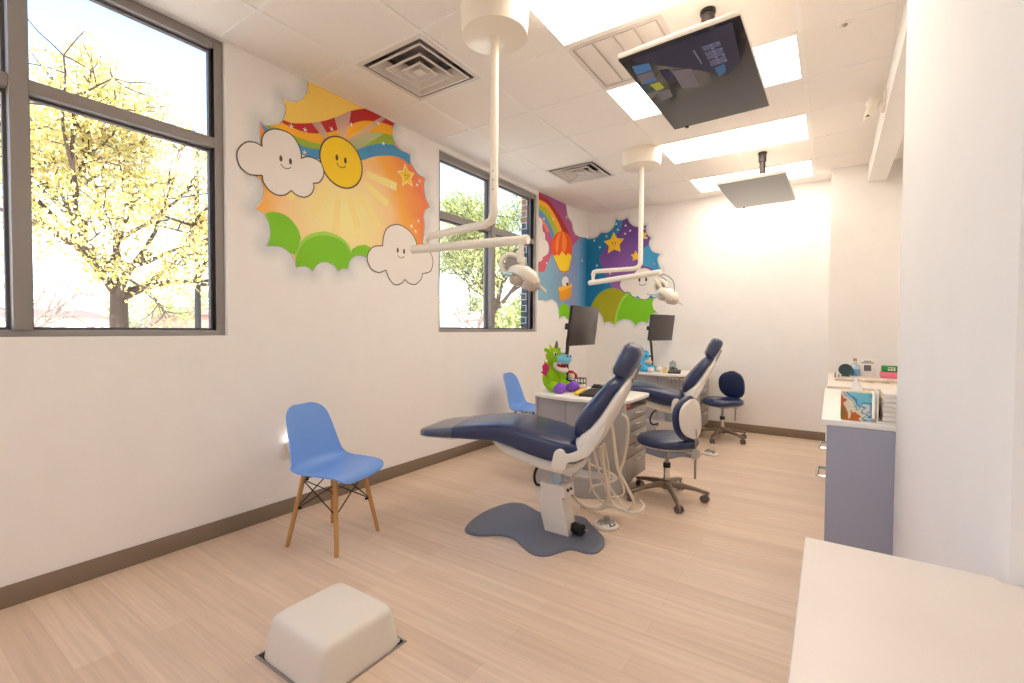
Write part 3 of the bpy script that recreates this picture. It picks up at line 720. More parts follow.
for a, c in (((232, 135), (252, 315)), ((262, 190), (268, 310)), ((322, 190), (325, 300)), ((345, 110), (352, 300))): obj('painted_rope', LW.line(LW.flat(cF(a, c)), .006, .0036), paint('rope', (160, 160, 170)), mv, smooth=0)
part('painted_passenger', LW, cF((278, 300), (272, 262), (282, 235), (302, 226), (322, 240), (328, 275), (320, 310), (300, 315)), P_cloud, mv, .0040, 3)
part('painted_passenger_ear', LW, cF((305, 285), (322, 275), (328, 300), (312, 312)), P_eye, mv, .0044)
part('painted_basket', LW, cF((248, 330), (280, 318), (310, 312), (352, 292), (352, 380), (340, 405), (300, 425), (262, 434), (250, 415)), paint('basket', (214, 142, 22)), mv, .0042)
part('painted_basket_rim', LW, cF((240, 325), (275, 308), (320, 305), (358, 285), (358, 312), (310, 335), (262, 352), (244, 345)), paint('basket_rim', (236, 172, 40)), mv, .0046)
# back wall sheet
cZ = lambda v: on_plane(585.7, v, 'y', D).z
oB = scallops([cG((20, 372), (60, 382), (110, 380), (165, 365), (205, 320)), cG((205, 320), (270, 320), (320, 280), (345, 230), (352, 190)), cG((352, 190), (385, 202), (430, 195), (462, 175)),
    cG((462, 175), (480, 220), (520, 255), (555, 265), (610, 262), (645, 245)), cG((645, 245), (640, 290), (655, 340), (690, 370)), cG((690, 370), (672, 410), (680, 460), (710, 505), (780, 530)),
    cG((780, 530), (755, 570), (765, 630), (797, 690)), cH((760, 98), (735, 200), (700, 320), (690, 360)), cH((690, 360), (675, 400), (685, 450), (712, 485)), cH((712, 485), (670, 500), (645, 540), (630, 582)),
    cH((630, 582), (570, 570), (515, 605)), cH((515, 605), (480, 560), (420, 548), (360, 565), (320, 598)), cH((320, 598), (275, 570), (225, 582)), cH((225, 582), (208, 520), (160, 470), (100, 460), (60, 470))])
oBf = BW.flat(oB); oBf = [(.0015, cZ(237))] + oBf[1:] + [(.0015, cZ(310))]
oBf = [p for i, p in enumerate(oBf) if (Vector(p)-Vector(oBf[i-1])).length > 1e-4]
obj('painted_night_sky', BW.poly(oBf, .0016), paint_grad('night_sky', False, [(0, (10, 112, 156)), (.45, (20, 124, 172)), (.7, (110, 168, 204)), (.85, (60, 148, 196)), (1, (50, 140, 190))], None, None, ('X', 0, 1.05)), mv, smooth=0)
halo(BW, oBf[1:-1], .07, mv); halo(LW, [p for p in oLf if p[0] > 5.1 and p[0] < D-.01], .06, mv, h=.0012, alpha=.4)
pu = cG((418, 199), (440, 190), (462, 177), (480, 220), (520, 255), (555, 265), (610, 262), (643, 248), (640, 290), (655, 340), (688, 370), (672, 410), (660, 445), (610, 480), (585, 540), (560, 600), (620, 640), (700, 660)) + cH((690, 110), (560, 190), (430, 300), (345, 268), (300, 264), (270, 200), (220, 110), (185, 10)) + cG((190, 600), (195, 545), (225, 495), (270, 430), (330, 375), (385, 305), (410, 245))
part('painted_purple_sky', BW, pu, paint_grad('purple_sky', False, [(0, (150, 100, 170)), (.5, (128, 84, 160)), (1, (96, 62, 136))], None, None, ('Z', 1.75, 2.75)), mv, .0020)
part('painted_hill', BW, cH((100, 440), (112, 405), (135, 365), (160, 332), (190, 303), (235, 275), (285, 262), (330, 264), (375, 280), (425, 312), (375, 390), (345, 470), (320, 597), (280, 572), (225, 580), (205, 510), (160, 470)), paint('hill_olive', (160, 158, 10)), mv, .0026)
gt = cH((320, 597), (330, 520), (345, 460), (372, 390), (400, 345), (425, 320), (455, 302))
part('painted_hill', BW, gt + cH((520, 360), (600, 372), (690, 350), (675, 400), (685, 450), (712, 485), (670, 500), (645, 540), (630, 580), (570, 570), (515, 605), (480, 560), (420, 548), (360, 565)), P_g1, mv, .0030)
obj('painted_hill_rim', BW.poly(spline2(BW.flat(gt), 3) + spline2(BW.flat(cH((340, 590), (348, 525), (362, 465), (388, 400), (412, 360), (440, 335), (455, 310))), 3)[::-1], .0034), P_g2, mv, smooth=0)
fcl = scallops([cH((420, 305), (385, 270), (370, 235), (380, 200), (430, 170), (500, 150)), cH((500, 150), (520, 100), (570, 75), (630, 78), (675, 105)), cH((675, 105), (745, 150), (795, 185), (806, 240), (780, 300), (745, 330)), cH((745, 330), (690, 352), (660, 330)), cH((660, 330), (635, 360), (600, 370), (560, 360), (540, 338)), cH((540, 338), (515, 348), (485, 335), (462, 302)), cH((462, 302), (440, 298), (420, 305))])
q = BW.flat(fcl); q = [p for i, p in enumerate(q) if (Vector(p)-Vector(q[i-1])).length > 1e-4]
obj('painted_cloud', BW.poly(q, .0038), P_cloud, mv, smooth=0); obj('painted_cloud_outline', BW.line(q, .008, .0042, True), P_out, mv, smooth=0)
fp = BW.flat(cH((585, 195)))[0]; face(BW, mv, fp, .15, .0042)
part('painted_cloud', BW, scallops([cH((690, 360), (675, 400), (685, 450), (712, 485)), cH((712, 485), (790, 490), (800, 440)), cH((800, 440), (790, 370), (740, 345), (690, 360))]), P_cloud, mv, .0034)
for px, r_, fce in (((333, 425), .165, True), ((612, 345), .075, False), ((545, 548), .08, False)):
    c = BW.flat(cG(px))[0]; obj('painted_star', BW.poly(star_pts(c, r_, 92, .52), .0034), P_star, mv, smooth=0)
    if fce: face(BW, mv, c, .07, .0038)
b = B(); rnd = random.Random(4)
for px in cG((446, 250), (195, 462), (140, 395), (727, 622), (490, 300), (355, 235), (370, 290), (650, 370), (440, 330), (260, 355), (165, 640), (620, 280)) + cH((692, 35), (280, 125)):
    BW.add(b, star_pts(BW.flat([px])[0], .022, 90, .35), .0036)
for px in cE((197, 335), (310, 320), (545, 517), (118, 330)) + cF((445, 92), (140, 112)): LW.add(b, star_pts(LW.flat([px])[0], .022, 90, .35), .0036)
obj('painted_sparkle', b, MATS['paint_sparkle'], mv, smooth=0)
# ================================================================== BLUE SHELL CHAIRS
def shell_chair(lab, loc, rotz):
    t = thing('side_chair', lab, 'chair', loc, rotz, 'blue shell chairs')
    prof = spline([Vector(p) for p in ((.224, .392, .05), (.226, .398, .115), (.223, .412, .168), (.208, .428, .196), (.175, .435, .212), (.10, .432, .222), (.02, .424, .226), (-.06, .417, .226), (-.12, .424, .223), (-.156, .452, .212), (-.178, .505, .200), (-.195, .58, .188), (-.212, .66, .176), (-.226, .725, .162), (-.236, .762, .143), (-.242, .785, .115), (-.246, .799, .078), (-.2475, .803, .03))], 4)
    lifts = (0, .0, .003, .008, .014, .022, .03, .04, .05, .056, .056, .05, .042, .032, .024, .016, .008, 0)
    nv = 17; grid = []
    for i, p in enumerate(prof):
        a, c = prof[max(i-2, 0)], prof[min(i+2, len(prof)-1)]
        tx, tz = (c.x-a.x), (c.y-a.y); l = math.hypot(tx, tz); nx, nz = tz/l, -tx/l      # faces the sitter
        f_ = i/4; k0 = min(int(f_), len(lifts)-2); li = lifts[k0]+(lifts[k0+1]-lifts[k0])*(f_-k0)
        row = []
        for j in range(nv):
            s = math.sin((-1+2*j/(nv-1))*math.pi/2); k = abs(s)**2.4*li
            row.append(Vector((p.x + nx*k, p.z*s, p.y + nz*k)))
        grid.append(row)
    b = B(); n = len(grid); top = [v for r in grid for v in r]; bot = []
    th = .008
    for i in range(n):
        for j in range(nv):
            a = grid[min(i+1, n-1)][j]-grid[max(i-1, 0)][j]; c = grid[i][min(j+1, nv-1)]-grid[i][max(j-1, 0)]
            m = c.cross(a).normalized(); bot.append(grid[i][j]-m*th*(1 if m.x+m.z > 0 else -1))
    fs = []; q = n*nv; idx = lambda i, j: i*nv+j
    for i in range(n-1):
        for j in range(nv-1):
            fs.append((idx(i, j), idx(i, j+1), idx(i+1, j+1), idx(i+1, j))); fs.append((q+idx(i, j), q+idx(i+1, j), q+idx(i+1, j+1), q+idx(i, j+1)))
    rim = [idx(0, j) for j in range(nv)] + [idx(i, nv-1) for i in range(1, n)] + [idx(n-1, j) for j in range(nv-2, -1, -1)] + [idx(i, 0) for i in range(n-2, 0, -1)]
    for k in range(len(rim)): a, c = rim[k], rim[(k+1) % len(rim)]; fs.append((a, c, q+c, q+a))
    b._add(top+bot, fs); obj('seat_shell', b, M_blue, t, smooth=60)
    tops = {}; 
    for sx_ in (-1, 1):
        for sy_ in (-1, 1):
            a = Vector((sx_*.115, sy_*.12, .405)); c = Vector((sx_*.178, sy_*.186, .001)); tops[(sx_, sy_)] = (a, c)
            obj('leg', B().tube([a, a+(c-a)*.3, c], [.0155, .0115], 14), M_beech, t)
    b = B()
    at = lambda k, f: tops[k][0] + (tops[k][1]-tops[k][0])*f
    ks = [(1, 1), (1, -1), (-1, -1), (-1, 1)]
    for i in range(4):
        k1, k2 = ks[i], ks[(i+1) % 4]
        b.cyl(at(k1, .06), at(k2, .47), .0035, seg=8); b.cyl(at(k2, .06), at(k1, .47), .0035, seg=8)
    for k in ks:
        for f in (.06, .47): p = at(k, f); b.cyl(p-Vector((k[0]*.022, k[1]*.022, 0)), p+Vector((k[0]*.003, k[1]*.003, 0)), .007, seg=8)
    b.cyl((-.1, -.1, .392), (.1, .1, .392), .004, seg=8); b.cyl((-.1, .1, .392), (.1, -.1, .392), .004, seg=8)
    obj('wire_brace', b, M_wire, t)
    b = B()
    for k in ks: b.cyl((k[0]*.1, k[1]*.1, .39), (k[0]*.1, k[1]*.1, .412), .014, seg=10)
    obj('mounting_pad', b, M_wire, t)
    return t
ch = shell_chair('blue moulded plastic chair with wooden legs, alone in front by the left wall', (.60, 1.725, 0), R_(13.5))
c2_ = dup(ch, (-.165, 2.45, 0), 'blue moulded plastic chair farther back, half hidden behind the desk with the green plush', R_(10))

# wall outlet with a plug-in night light
t = thing('wall_outlet', 'white wall outlet low on the left wall behind the front blue chair', 'outlet', (0, 1.79, .43))
obj('plate', B().box((.003, 0, 0), (.006, .075, .118), .003), M_white, t)
obj('socket', B().box((.007, 0, -.028), (.004, .034, .03), .006).box((.007, 0, .028), (.004, .034, .03), .006), M_cream, t)
t = thing('night_light', 'white plug-in air freshener glowing in the outlet behind the front blue chair', 'night light', (.01, 1.79, .465))
obj('body', B().box((.02, 0, 0), (.04, .055, .07), .014, 3), M_white, t)
obj('bulb_cover', B().ell((.03, 0, .055), (.024, .026, .035)), emis('night_light_glow', (.95, .97, 1, 1), 1.2), t)

# ================================================================== FLOOR BOX COVER
t = thing('floor_box', 'white rounded plastic utility cover standing in a floor opening in the foreground', 'floor box', (1.45, 1.12, 0))
b = B(); st = []
for z, hx, hy in ((-.002, .186, .176), (.05, .179, .169), (.10, .172, .161), (.132, .167, .155), (.146, .161, .149), (.156, .15, .138), (.161, .135, .123), (.163, .10, .09), (.164, .05, .045)):
    st.append(((0, 0, z), (1, 0, 0), (0, 1, 0), hx+.012, hy+.012))
b.loft(st, 72, 9.0); obj('cover', b, M_shell, t, smooth=60)
b = B(); square = lambda hx, hy, z: [(-hx, -hy, z), (hx, -hy, z), (hx, hy, z), (-hx, hy, z)]
b.rings([square(.208, .198, .0005), square(.208, .198, .004), square(.2, .19, .004), square(.2, .19, .0005)], cap=False, close=True)
obj('opening_trim', b, M_steel, t, smooth=0)
obj('opening_well', B().span((-.2, -.19, .0003), (.2, .19, .0015)), M_black, t, smooth=0)
obj('corner_screw', B().cyl((.183, .172, .004), (.183, .172, .014), .007), M_white, t)

# ================================================================== DENTAL CHAIRS
YC = 2.58
def dental_chair(lab):
    t = thing('dental_chair', lab, 'dental chair', (1.68, YC, 0), 0, 'navy dental chairs')
    O = lambda name, b, m, sm=40, parent=None: obj(name, b, m, parent or t, True, sm) if parent is None else obj(name, b, m, parent, False, sm)
    plate = [(1.19, 2.245), (1.135, 2.34), (1.105, 2.47), (1.10, 2.60), (1.125, 2.73), (1.165, 2.81), (1.24, 2.835), (1.33, 2.805), (1.405, 2.772), (1.50, 2.765), (1.58, 2.81), (1.66, 2.86), (1.72, 2.862), (1.775, 2.81), (1.85, 2.74), (1.94, 2.655), (1.985, 2.55), (1.98, 2.45), (1.93, 2.415), (1.85, 2.41), (1.81, 2.35), (1.775, 2.27), (1.725, 2.236), (1.66, 2.245), (1.57, 2.295), (1.49, 2.335), (1.40, 2.32), (1.29, 2.24)]
    b = B(); pl = spline2(plate, 4, True); cx, cy_ = 1.54, 2.55
    b.rings([[(cx+(x-cx)*s, cy_+(y-cy_)*s, z) for x, y in pl] for s, z in ((1.0, 0), (1.0, .008), (.985, .013), (.9, .0145))]); O('base_plate', b, M_greyd, 50)
    # slanted column cover
    b = B()
    def q(x0, x1, y0, y1, z): return [(x0, y0, z), (x1, y0, z), (x1, y1, z), (x0, y1, z)]
    b.rings([q(1.600, 1.765, 2.528, 2.64, .013), q(1.532, 1.715, 2.528, 2.64, .252)]); O('column_cover', b, M_white, 0)
    b = B(); b.rings([q(1.575, 1.745, 2.522, 2.646, .245), q(1.565, 1.735, 2.522, 2.646, .315)]); O('column_cap', b, M_white, 0)
    O('lift_column', B().cyl((1.655, 2.585, .30), (1.655, 2.585, .52), .042), mat('column_blue_grey', S(170, 184, 198), .35))
    kb = O('control_knob', B().cyl((1.77, 2.60, .05), (1.83, 2.585, .05), .034).cyl((1.74, 2.60, .05), (1.77, 2.60, .05), .022), M_black)
    obj('knob_pin', B().cyl((1.83-1.68, 2.585-YC, .055), (1.87-1.68, 2.575-YC, .06), .006), M_chrome, kb)
    O('screw_cap', B().cyl((1.737, 2.56, .285), (1.748, 2.56, .285), .010), M_black); O('screw_cap', B().cyl((1.737, 2.60, .285), (1.748, 2.60, .285), .008), M_black)
    O('power_cord', B().tube([(1.56, 2.72, .42), (1.47, 2.70, .38), (1.43, 2.68, .30), (1.46, 2.66, .24), (1.56, 2.64, .27)], .009, 8, smooth=6), M_black)
    # the upholstered upper part turns on its column
    TH = R_(14); O0 = Vector((1.655, 2.585, 0)); ca, sa = math.cos(TH), math.sin(TH)
    def U(name, b, m, sm=60):
        for v in b.bm.verts: v.co = Vector((O0.x+ca*v.co.x-sa*v.co.y, O0.y+sa*v.co.x+ca*v.co.y, v.co.z))
        return O(name, b, m, sm)
    ST = [(-.89, .608, .590, .10), (-.882, .614, .578, .17), (-.86, .622, .571, .205), (-.81, .634, .569, .222), (-.72, .645, .571, .232), (-.56, .676, .576, .242), (-.43, .694, .579, .246), (-.32, .704, .578, .247), (-.22, .697, .552, .247), (-.12, .680, .520, .246), (-.02, .660, .495, .244), (.08, .640, .482, .24), (.16, .625, .486, .228), (.20, .60, .51, .20)]
    U('seat_cushion', B().loft([((x, 0, (a+c)/2), (0, 1, 0), (.12, 0, 1), hw, (a-c)/2) for x, a, c, hw in ST], 40, 4.6), M_navy)
    sl = [((x-.004, 0, (a+c)/2), (0, 1, 0), (.12, 0, 1), hw+.005, (a-c)/2+.005) for x, a, c, hw in ST[0:5]] + [((-.62, 0, .617), (0, 1, 0), (.12, 0, 1), .244, .053)]
    U('foot_cover', B().loft(sl, 40, 4.6, cap=False), M_sleeve)
    pan = [(-.40, .577, .562, .12), (-.35, .577, .535, .15), (-.295, .57, .494, .165), (-.197, .555, .460, .175), (-.069, .525, .425, .18), (.055, .505, .408, .18), (.14, .50, .42, .165), (.18, .50, .45, .13)]
    U('seat_pan', B().loft([((x, 0, (a+c)/2), (0, 1, 0), (0, 0, 1), hw, (a-c)/2) for x, a, c, hw in pan], 32, 4), M_shell)
    bc = [(.165, .635, .025, .15), (.172, .66, .042, .19), (.195, .715, .060, .205), (.235, .78, .064, .207), (.262, .82, .060, .205), (.317, .90, .050, .192), (.363, .955, .048, .165), (.396, .99, .040, .125), (.416, 1.008, .018, .07)]
    U('back_cushion', B().loft([((x, 0, z), (0, 1, 0), (1, 0, -.25), hw, hv) for x, z, hv, hw in bc], 40, 3.8), M_navy)
    sh = [(.165, .535, .045, .20), (.20, .60, .066, .232), (.235, .65, .066, .232), (.275, .70, .050, .218), (.322, .77, .044, .208), (.352, .82, .039, .204), (.396, .90, .034, .188), (.428, .955, .022, .155), (.440, .985, .012, .11)]
    U('back_shell', B().loft([((x, 0, z), (0, 1, 0), (1, 0, -.45), hw, hv) for x, z, hv, hw in sh], 40, 2.7), M_shell)
    hp = spline2([(.034, .468), (.038, .545), (.052, .576), (.076, .588), (.098, .582), (.114, .562), (.15, .572), (.192, .597), (.25, .655), (.300, .712), (.335, .735), (.318, .685), (.293, .640), (.249, .572), (.2, .540), (.164, .522), (.125, .512), (.104, .468)], 4, True)
    for s_ in (-1, 1):
        U('hinge_arm', B().prism(hp, s_*.222, s_*.252, lambda a, b_, h: (a, h, b_), .005), M_shell, 50)
    U('headrest_bar', B().box((.462, 0, .985), (.014, .05, .19), .004, rot=(0, R_(24), 0)), M_steel)
    ax = Vector((.45, 0, .893)); th = Vector((.893, 0, -.45)); c = Vector((.428, 0, 1.092))
    hs = [(-.108, .085, .024), (-.10, .112, .044), (-.075, .128, .056), (0, .134, .060), (.07, .13, .056), (.092, .115, .044), (.101, .09, .026)]
    U('headrest', B().loft([(c+ax*s, (0, 1, 0), th, hw, hv) for s, hw, hv in hs], 36, 4), M_navy)
    U('plastic_cover', B().loft([(c+ax*s*1.1-ax*.004, (0, 1, 0), th, hw+.008, hv+.006) for s, hw, hv in hs], 36, 4.5), M_vinyl)
    # hoses hanging under the backrest
    HZ = [(.0115, [(581.7, 462.8, 2.6), (573.8, 475, 2.66), (571, 487.5, 2.76), (575.6, 499, 2.87), (586, 506.5, 2.95), (600, 508.5, 2.98), (609, 505, 2.99)]),
          (.0105, [(611, 424, 2.66), (612.8, 430, 2.66), (617.7, 467, 2.75), (626.5, 486, 2.86), (633.8, 501, 2.94), (630, 508, 2.96), (621.7, 509.5, 2.96), (613.6, 505, 2.95), (609.6, 497, 2.92), (608, 483, 2.86), (608, 467, 2.80), (604, 444, 2.66)]),
          (.0085, [(589, 457, 2.6), (589.8, 476, 2.70), (592.7, 490, 2.82), (600.8, 501, 2.92), (608.8, 506.5, 2.97), (620, 507, 3.0), (621, 503, 3.02), (616, 496, 3.0), (609.6, 487, 2.92), (603, 468, 2.78), (599, 448, 2.64)]),
          (.0085, [(594.3, 451, 2.62), (599, 472, 2.73), (604, 486, 2.86), (609.6, 498, 2.97), (616.9, 506, 3.0), (628, 512, 2.94), (639.4, 511.5, 2.96), (644, 506, 3.05), (640, 500, 3.2)]),
          (.0105, [(601.6, 446, 2.64), (604.8, 472, 2.74), (608, 494, 2.86), (606, 503, 2.96), (596, 507.5, 3.0), (585, 505, 3.03), (578, 500, 3.08)]),
          (.008, [(590, 464, 2.62), (604, 470, 2.84), (614, 475, 2.98), (616, 479, 3.0), (607, 483, 2.95), (592, 487, 2.9), (590, 492, 2.92)]),
          (.0085, [(622, 414, 2.9), (627, 418, 2.9), (628.5, 428, 2.92), (627, 444, 2.96), (624, 460, 3.0), (620, 474, 3.02), (624, 490, 3.06), (621, 496, 3.08), (612, 497, 3.08)]),
          (.006, [(584, 525, 2.82), (578, 520, 2.93), (582, 511, 3.06), (596, 508, 3.1), (606, 503, 3.14)])]
    for r_, p in HZ:
        O('hose', B().tube([Vector((q_.x, q_.y, max(q_.z, r_+.001))) for q_ in (on_plane(u, v, 'y', y) for u, v, y in p)], r_, 8, smooth=7), M_hose)
    return t
M_sleeve = clear('foot_sleeve', .09, rough=.25, bump=.15)
dc = dental_chair('navy dental chair in front with white backrest shell, hoses and dark floor plate')
dc2 = dup(dc, (0, PITCH, 0), 'navy dental chair farther back beyond the first desk')
for c_ in list(dc2.children):
    if c_.name.startswith('hose'): bpy.data.objects.remove(c_)
# foot control
def foot_control(lab, loc):
    t = thing('foot_control', lab, 'foot control', loc, 0, 'round foot controls')
    obj('rim', B().lathe([(.0, 0), (.074, 0), (.08, .008), (.074, .018), (.064, .02), (.062, .012), (0, .012)], seg=36), M_white, t)
    obj('dish', B().lathe([(.062, .013), (.054, .03), (.03, .038), (0, .04)], seg=36), M_chrome, t)
    obj('pedal_bracket', B().box((-.03, .07, .022), (.03, .05, .028), .005), M_steel, t); obj('pedal_cap', B().box((.02, -.01, .04), (.05, .04, .012), .004), M_steel, t)
    return t
fc = foot_control('round chrome foot control with white rim on the floor by the front dental chair', (1.880, 2.835, 0))
dup(fc, (.175, 2.28, 0), 'round chrome foot control on the floor behind the nearer stool')

# ================================================================== TREATMENT DESKS
def desk(lab):
    t = thing('treatment_desk', lab, 'desk', (1.4, 3.6, 0), 0, 'grey treatment desks')
    O = lambda name, b, m, sm=40: obj(name, b, m, t, True, sm)
    top = [(.995, 3.355), (1.12, 3.30), (1.26, 3.262), (1.42, 3.245), (1.56, 3.26), (1.69, 3.31), (1.78, 3.375)] + [(1.812, 3.41), (1.82, 3.46), (1.82, 3.86), (1.805, 3.905), (1.77, 3.925), (1.5, 3.985), (1.02, 4.04), (.995, 4.02)]
    O('worktop', B().prism(top, .715, .742, bev=.004), M_counter)
    # body: two front panels with a seam, back panel, plinth with a bowed front
    O('side_panel', B().span((1.01, 3.375, .0), (1.03, 3.99, .714), .002), M_grey)
    fp = O('front_panel', B().span((1.03, 3.385, .16), (1.29, 3.405, .714), .002), M_grey)
    O('front_panel', B().span((1.294, 3.385, .16), (1.60, 3.405, .714), .002), M_grey)
    O('back_panel', B().span((1.03, 3.90, .0), (1.44, 3.92, .714), .002), M_grey)
    pl = [(1.012, 3.378), (1.12, 3.27), (1.26, 3.215), (1.42, 3.19), (1.56, 3.21), (1.69, 3.28), (1.77, 3.37), (1.77, 3.40), (1.012, 3.40)]
    O('plinth', B().prism(pl, 0, .145, bev=.003), M_grey); O('plinth_cap', B().prism([(x, y-.004 if y < 3.39 else y) for x, y in pl], .146, .16, bev=.003), M_greyl)
    # drawer unit facing the aisle
    O('drawer_cabinet', B().span((1.44, 3.41, .10), (1.775, 3.87, .655), .003).span((1.44, 3.41, .655), (1.46, 3.87, .714), .002).span((1.46, 3.85, .655), (1.79, 3.868, .714), .002).span((1.60, 3.388, .16), (1.795, 3.408, .714), .002), M_drawer)
    O('toe_base', B().span((1.46, 3.43, 0), (1.69, 3.85, .10)), M_greyd)
    zs = [.10, .29, .385, .48, .575, .66]
    for k in range(5):
        d = O('drawer', B().span((1.776, 3.414, zs[k]+.004), (1.795, 3.866, zs[k+1]-.004), .003), M_drawer)
        zc_ = zs[k+1]-.035; yc_ = 3.64
        obj('handle', B().tube([(x-1.4, y-3.6, zc_) for x, y in ((1.795, yc_-.07), (1.815, yc_-.068), (1.82, yc_-.05), (1.82, yc_+.05), (1.815, yc_+.068), (1.795, yc_+.07))], .005, 8), M_chrome, d)
    return t
def tool_holder(): pass
dk = desk('grey treatment desk with white top, nearer one carrying the green plush dragon')
dk2 = dup(dk, (0, PITCH, 0), 'grey treatment desk with white top farther back carrying the blue plush')
def red_box(lab, loc):
    t = thing('small_box', lab, 'box', loc); obj('body', B().box((0, 0, .022), (.06, .10, .044), .004), mat('red_box', S(206, 40, 44), .4), t); obj('lid', B().box((0, 0, .048), (.064, .104, .008), .003), mat('dark_red', S(150, 24, 30), .4), t)
red_box('small red box in the open slot above the nearer desk drawers', (1.745, 3.50, .6555))

# monitors on posts
def monitor(lab, off, rz=0, dx=0):
    t = thing('monitor', lab, 'monitor', (1.22+dx, 3.66+off, .742), rz, 'dark desk monitors')
    O = lambda name, b, m, sm=40: obj(name, b, m, t, False, sm)
    rt = Euler((0, R_(7), R_(2))).to_matrix(); c = Vector((.10, 0, .56))
    O('housing', B().box(c-rt @ Vector((.014, 0, 0)), (.026, .545, .325), .006, rot=rt), M_black)
    O('screen', B().box(c, (.006, .55, .332), .002, rot=rt), M_monitor)
    O('side_control', B().box(c+rt @ Vector((-.02, -.285, -.01)), (.04, .03, .05), .005, rot=rt), M_black)
    O('arm', B().tube([(.055, -.15, .52), (.03, -.16, .46), (-.05, -.02, .36), (-.12, .10, .26), (-.135, .14, .16), (-.135, .14, .02)], .016, 10, smooth=4).box((.07, -.06, .545), (.03, .14, .1), .005, rot=rt), M_dark)
    O('base', B().box((-.135, .14, .011), (.10, .10, .018), .006), M_dark)
    return t
monitor('dark monitor on an arm behind the green plush dragon', 0); monitor('dark monitor on an arm at the farther desk, behind the blue plush', PITCH, R_(-16), -.05)
def keyboard(lab, off):
    t = thing('keyboard', lab, 'keyboard', (1.445, 3.57+off, .742), R_(103), 'desk keyboards')
    obj('tray', B().box((0, 0, .009), (.40, .15, .016), .006), M_dark, t)
    b = B()
    for r in range(5):
        for k in range(14): b.box((-.18+k*.0277, -.052+r*.026, .0195), (.022, .02, .006), .002, 1)
    obj('keys', b, mat('key_caps', S(60, 56, 54), .5), t)
keyboard('dark keyboard on the nearer desk, right of the green plush', 0); keyboard('dark keyboard on the farther desk', PITCH)
def mouse(lab, off):
    t = thing('mouse', lab, 'mouse', (1.34, 3.90+off, .742), R_(100), 'computer mice')
    obj('body', B().loft([((0, y, .004+z), (1, 0, 0), (0, 0, 1), w, z) for y, w, z in ((-.055, .012, .006), (-.05, .03, .012), (-.02, .036, .019), (.02, .034, .018), (.045, .026, .012), (.054, .012, .006))], 20, 2.5), M_black, t)
    obj('scroll_wheel', B().cyl((-.004, .03, .036), (.004, .03, .036), .008, seg=12), M_dark, t)
mouse('dark mouse beside the keyboard on the nearer desk', 0); mouse('dark mouse beside the keyboard on the farther desk', PITCH)
# mesh pen cup, plush toys etc.
t = thing('desk_organizer', 'black wire mesh organizer behind the dragon plush on the nearer desk', 'organizer', (1.20, 3.81, .742), R_(8))
b = B()
for z in (.006, .05, .095): b.tube([(-.055, -.04, z), (.055, -.04, z), (.055, .04, z), (-.055, .04, z)], .003, 6, closed=True)
for x in (-.055, 0, .055):
    for y in (-.04, .04): b.cyl((x, y, 0), (x, y, .095), .0028, seg=6)
for k in range(6): b.cyl((-.045+k*.018, -.04, .006), (-.045+k*.018, -.04, .05), .0012, seg=4); b.cyl((-.045+k*.018, .04, .006), (-.045+k*.018, .04, .095), .0012, seg=4)
b.box((0, 0, .004), (.11, .08, .004)); obj('frame', b, M_wire, t)

def blob(name, parts, m, parent, vox=.006, smoothit=6):
    b = B()
    for p in parts: b.ell(*p)
    me = bpy.data.meshes.new(name); b.bm.to_mesh(me); b.bm.free(); me.materials.append(m)
    o = bpy.data.objects.new(name, me); COL.objects.link(o); o.parent = parent
    r = o.modifiers.new('remesh', 'REMESH'); r.mode = 'VOXEL'; r.voxel_size = vox; r.use_smooth_shade = True
    s = o.modifiers.new('smooth', 'SMOOTH'); s.iterations = smoothit; s.factor = .5
    return o
F_green = mat('plush_green', S(152, 206, 12), .95, bump=1.0, bscale=140, var=.16, vscale=40)
F_purple = mat('plush_purple', S(136, 84, 204), .95, bump=.8, bscale=140, var=.12, vscale=40); F_sky = mat('plush_sky', S(134, 206, 232), .95, bump=.6, bscale=140)
F_red = mat('felt_red', S(160, 20, 30), .8); F_white = mat('plush_white', S(236, 222, 214), .95, bump=.6, bscale=140); F_pink = mat('felt_magenta', S(206, 36, 110), .85); F_hgrey = mat('felt_grey', S(120, 112, 96), .9)
# local frame: x = the dragon's right-to-left across the picture, looking towards +x / -y
t = dragon = thing('plush_dragon', 'bright green plush dragon with purple feet sitting on the nearer desk', 'plush toy', (1.075, 3.545, .742), R_(-12)); t.scale = (1.12, 1.12, 1.1)
blob('body', [((0, 0, .10), (.075, .08, .10)), ((-.005, 0, .165), (.06, .062, .075)), ((.03, -.01, .27), (.062, .058, .07)), ((.06, 0, .25), (.05, .046, .05)), ((.01, .0, .215), (.048, .05, .05)),
     ((.07, -.062, .045), (.075, .034, .04), (0, .1, -.25)), ((.07, .062, .045), (.075, .034, .04), (0, .1, .25)), ((.04, -.075, .135), (.028, .026, .06), (.2, -.5, 0)), ((.04, .075, .135), (.028, .026, .06), (-.2, -.5, 0)),
     ((.0, -.062, .318), (.022, .032, .016), (-.5, 0, 0)), ((.0, .062, .318), (.022, .032, .016), (.5, 0, 0))], F_green, t)
sn = blob('snout', [((.118, 0, .254), (.055, .064, .040))], F_sky, t)
obj('nostril', B().ell((.166, -.018, .278), .007, seg=10).ell((.166, .018, .278), .007, seg=10), mat('felt_blue', S(60, 100, 150), .8), sn)
jw = blob('jaw', [((.100, 0, .178), (.048, .054, .024), (0, .5, 0)), ((.062, 0, .205), (.030, .054, .045))], F_white, t)
obj('mouth_lining', B().ell((.096, 0, .212), (.040, .046, .030), (0, .25, 0)), F_red, jw)
for s in (-1, 1):
    for k in range(3): obj('tooth', B().tube([(.088+.02*k, s*.05, .232), (.09+.02*k, s*.05, .212)], [.008, .001], 6), F_white, t)
obj('horn', B().tube([(.035, 0, .33), (.042, 0, .365), (.044, 0, .392)], [.016, .006], 10), F_hgrey, t)
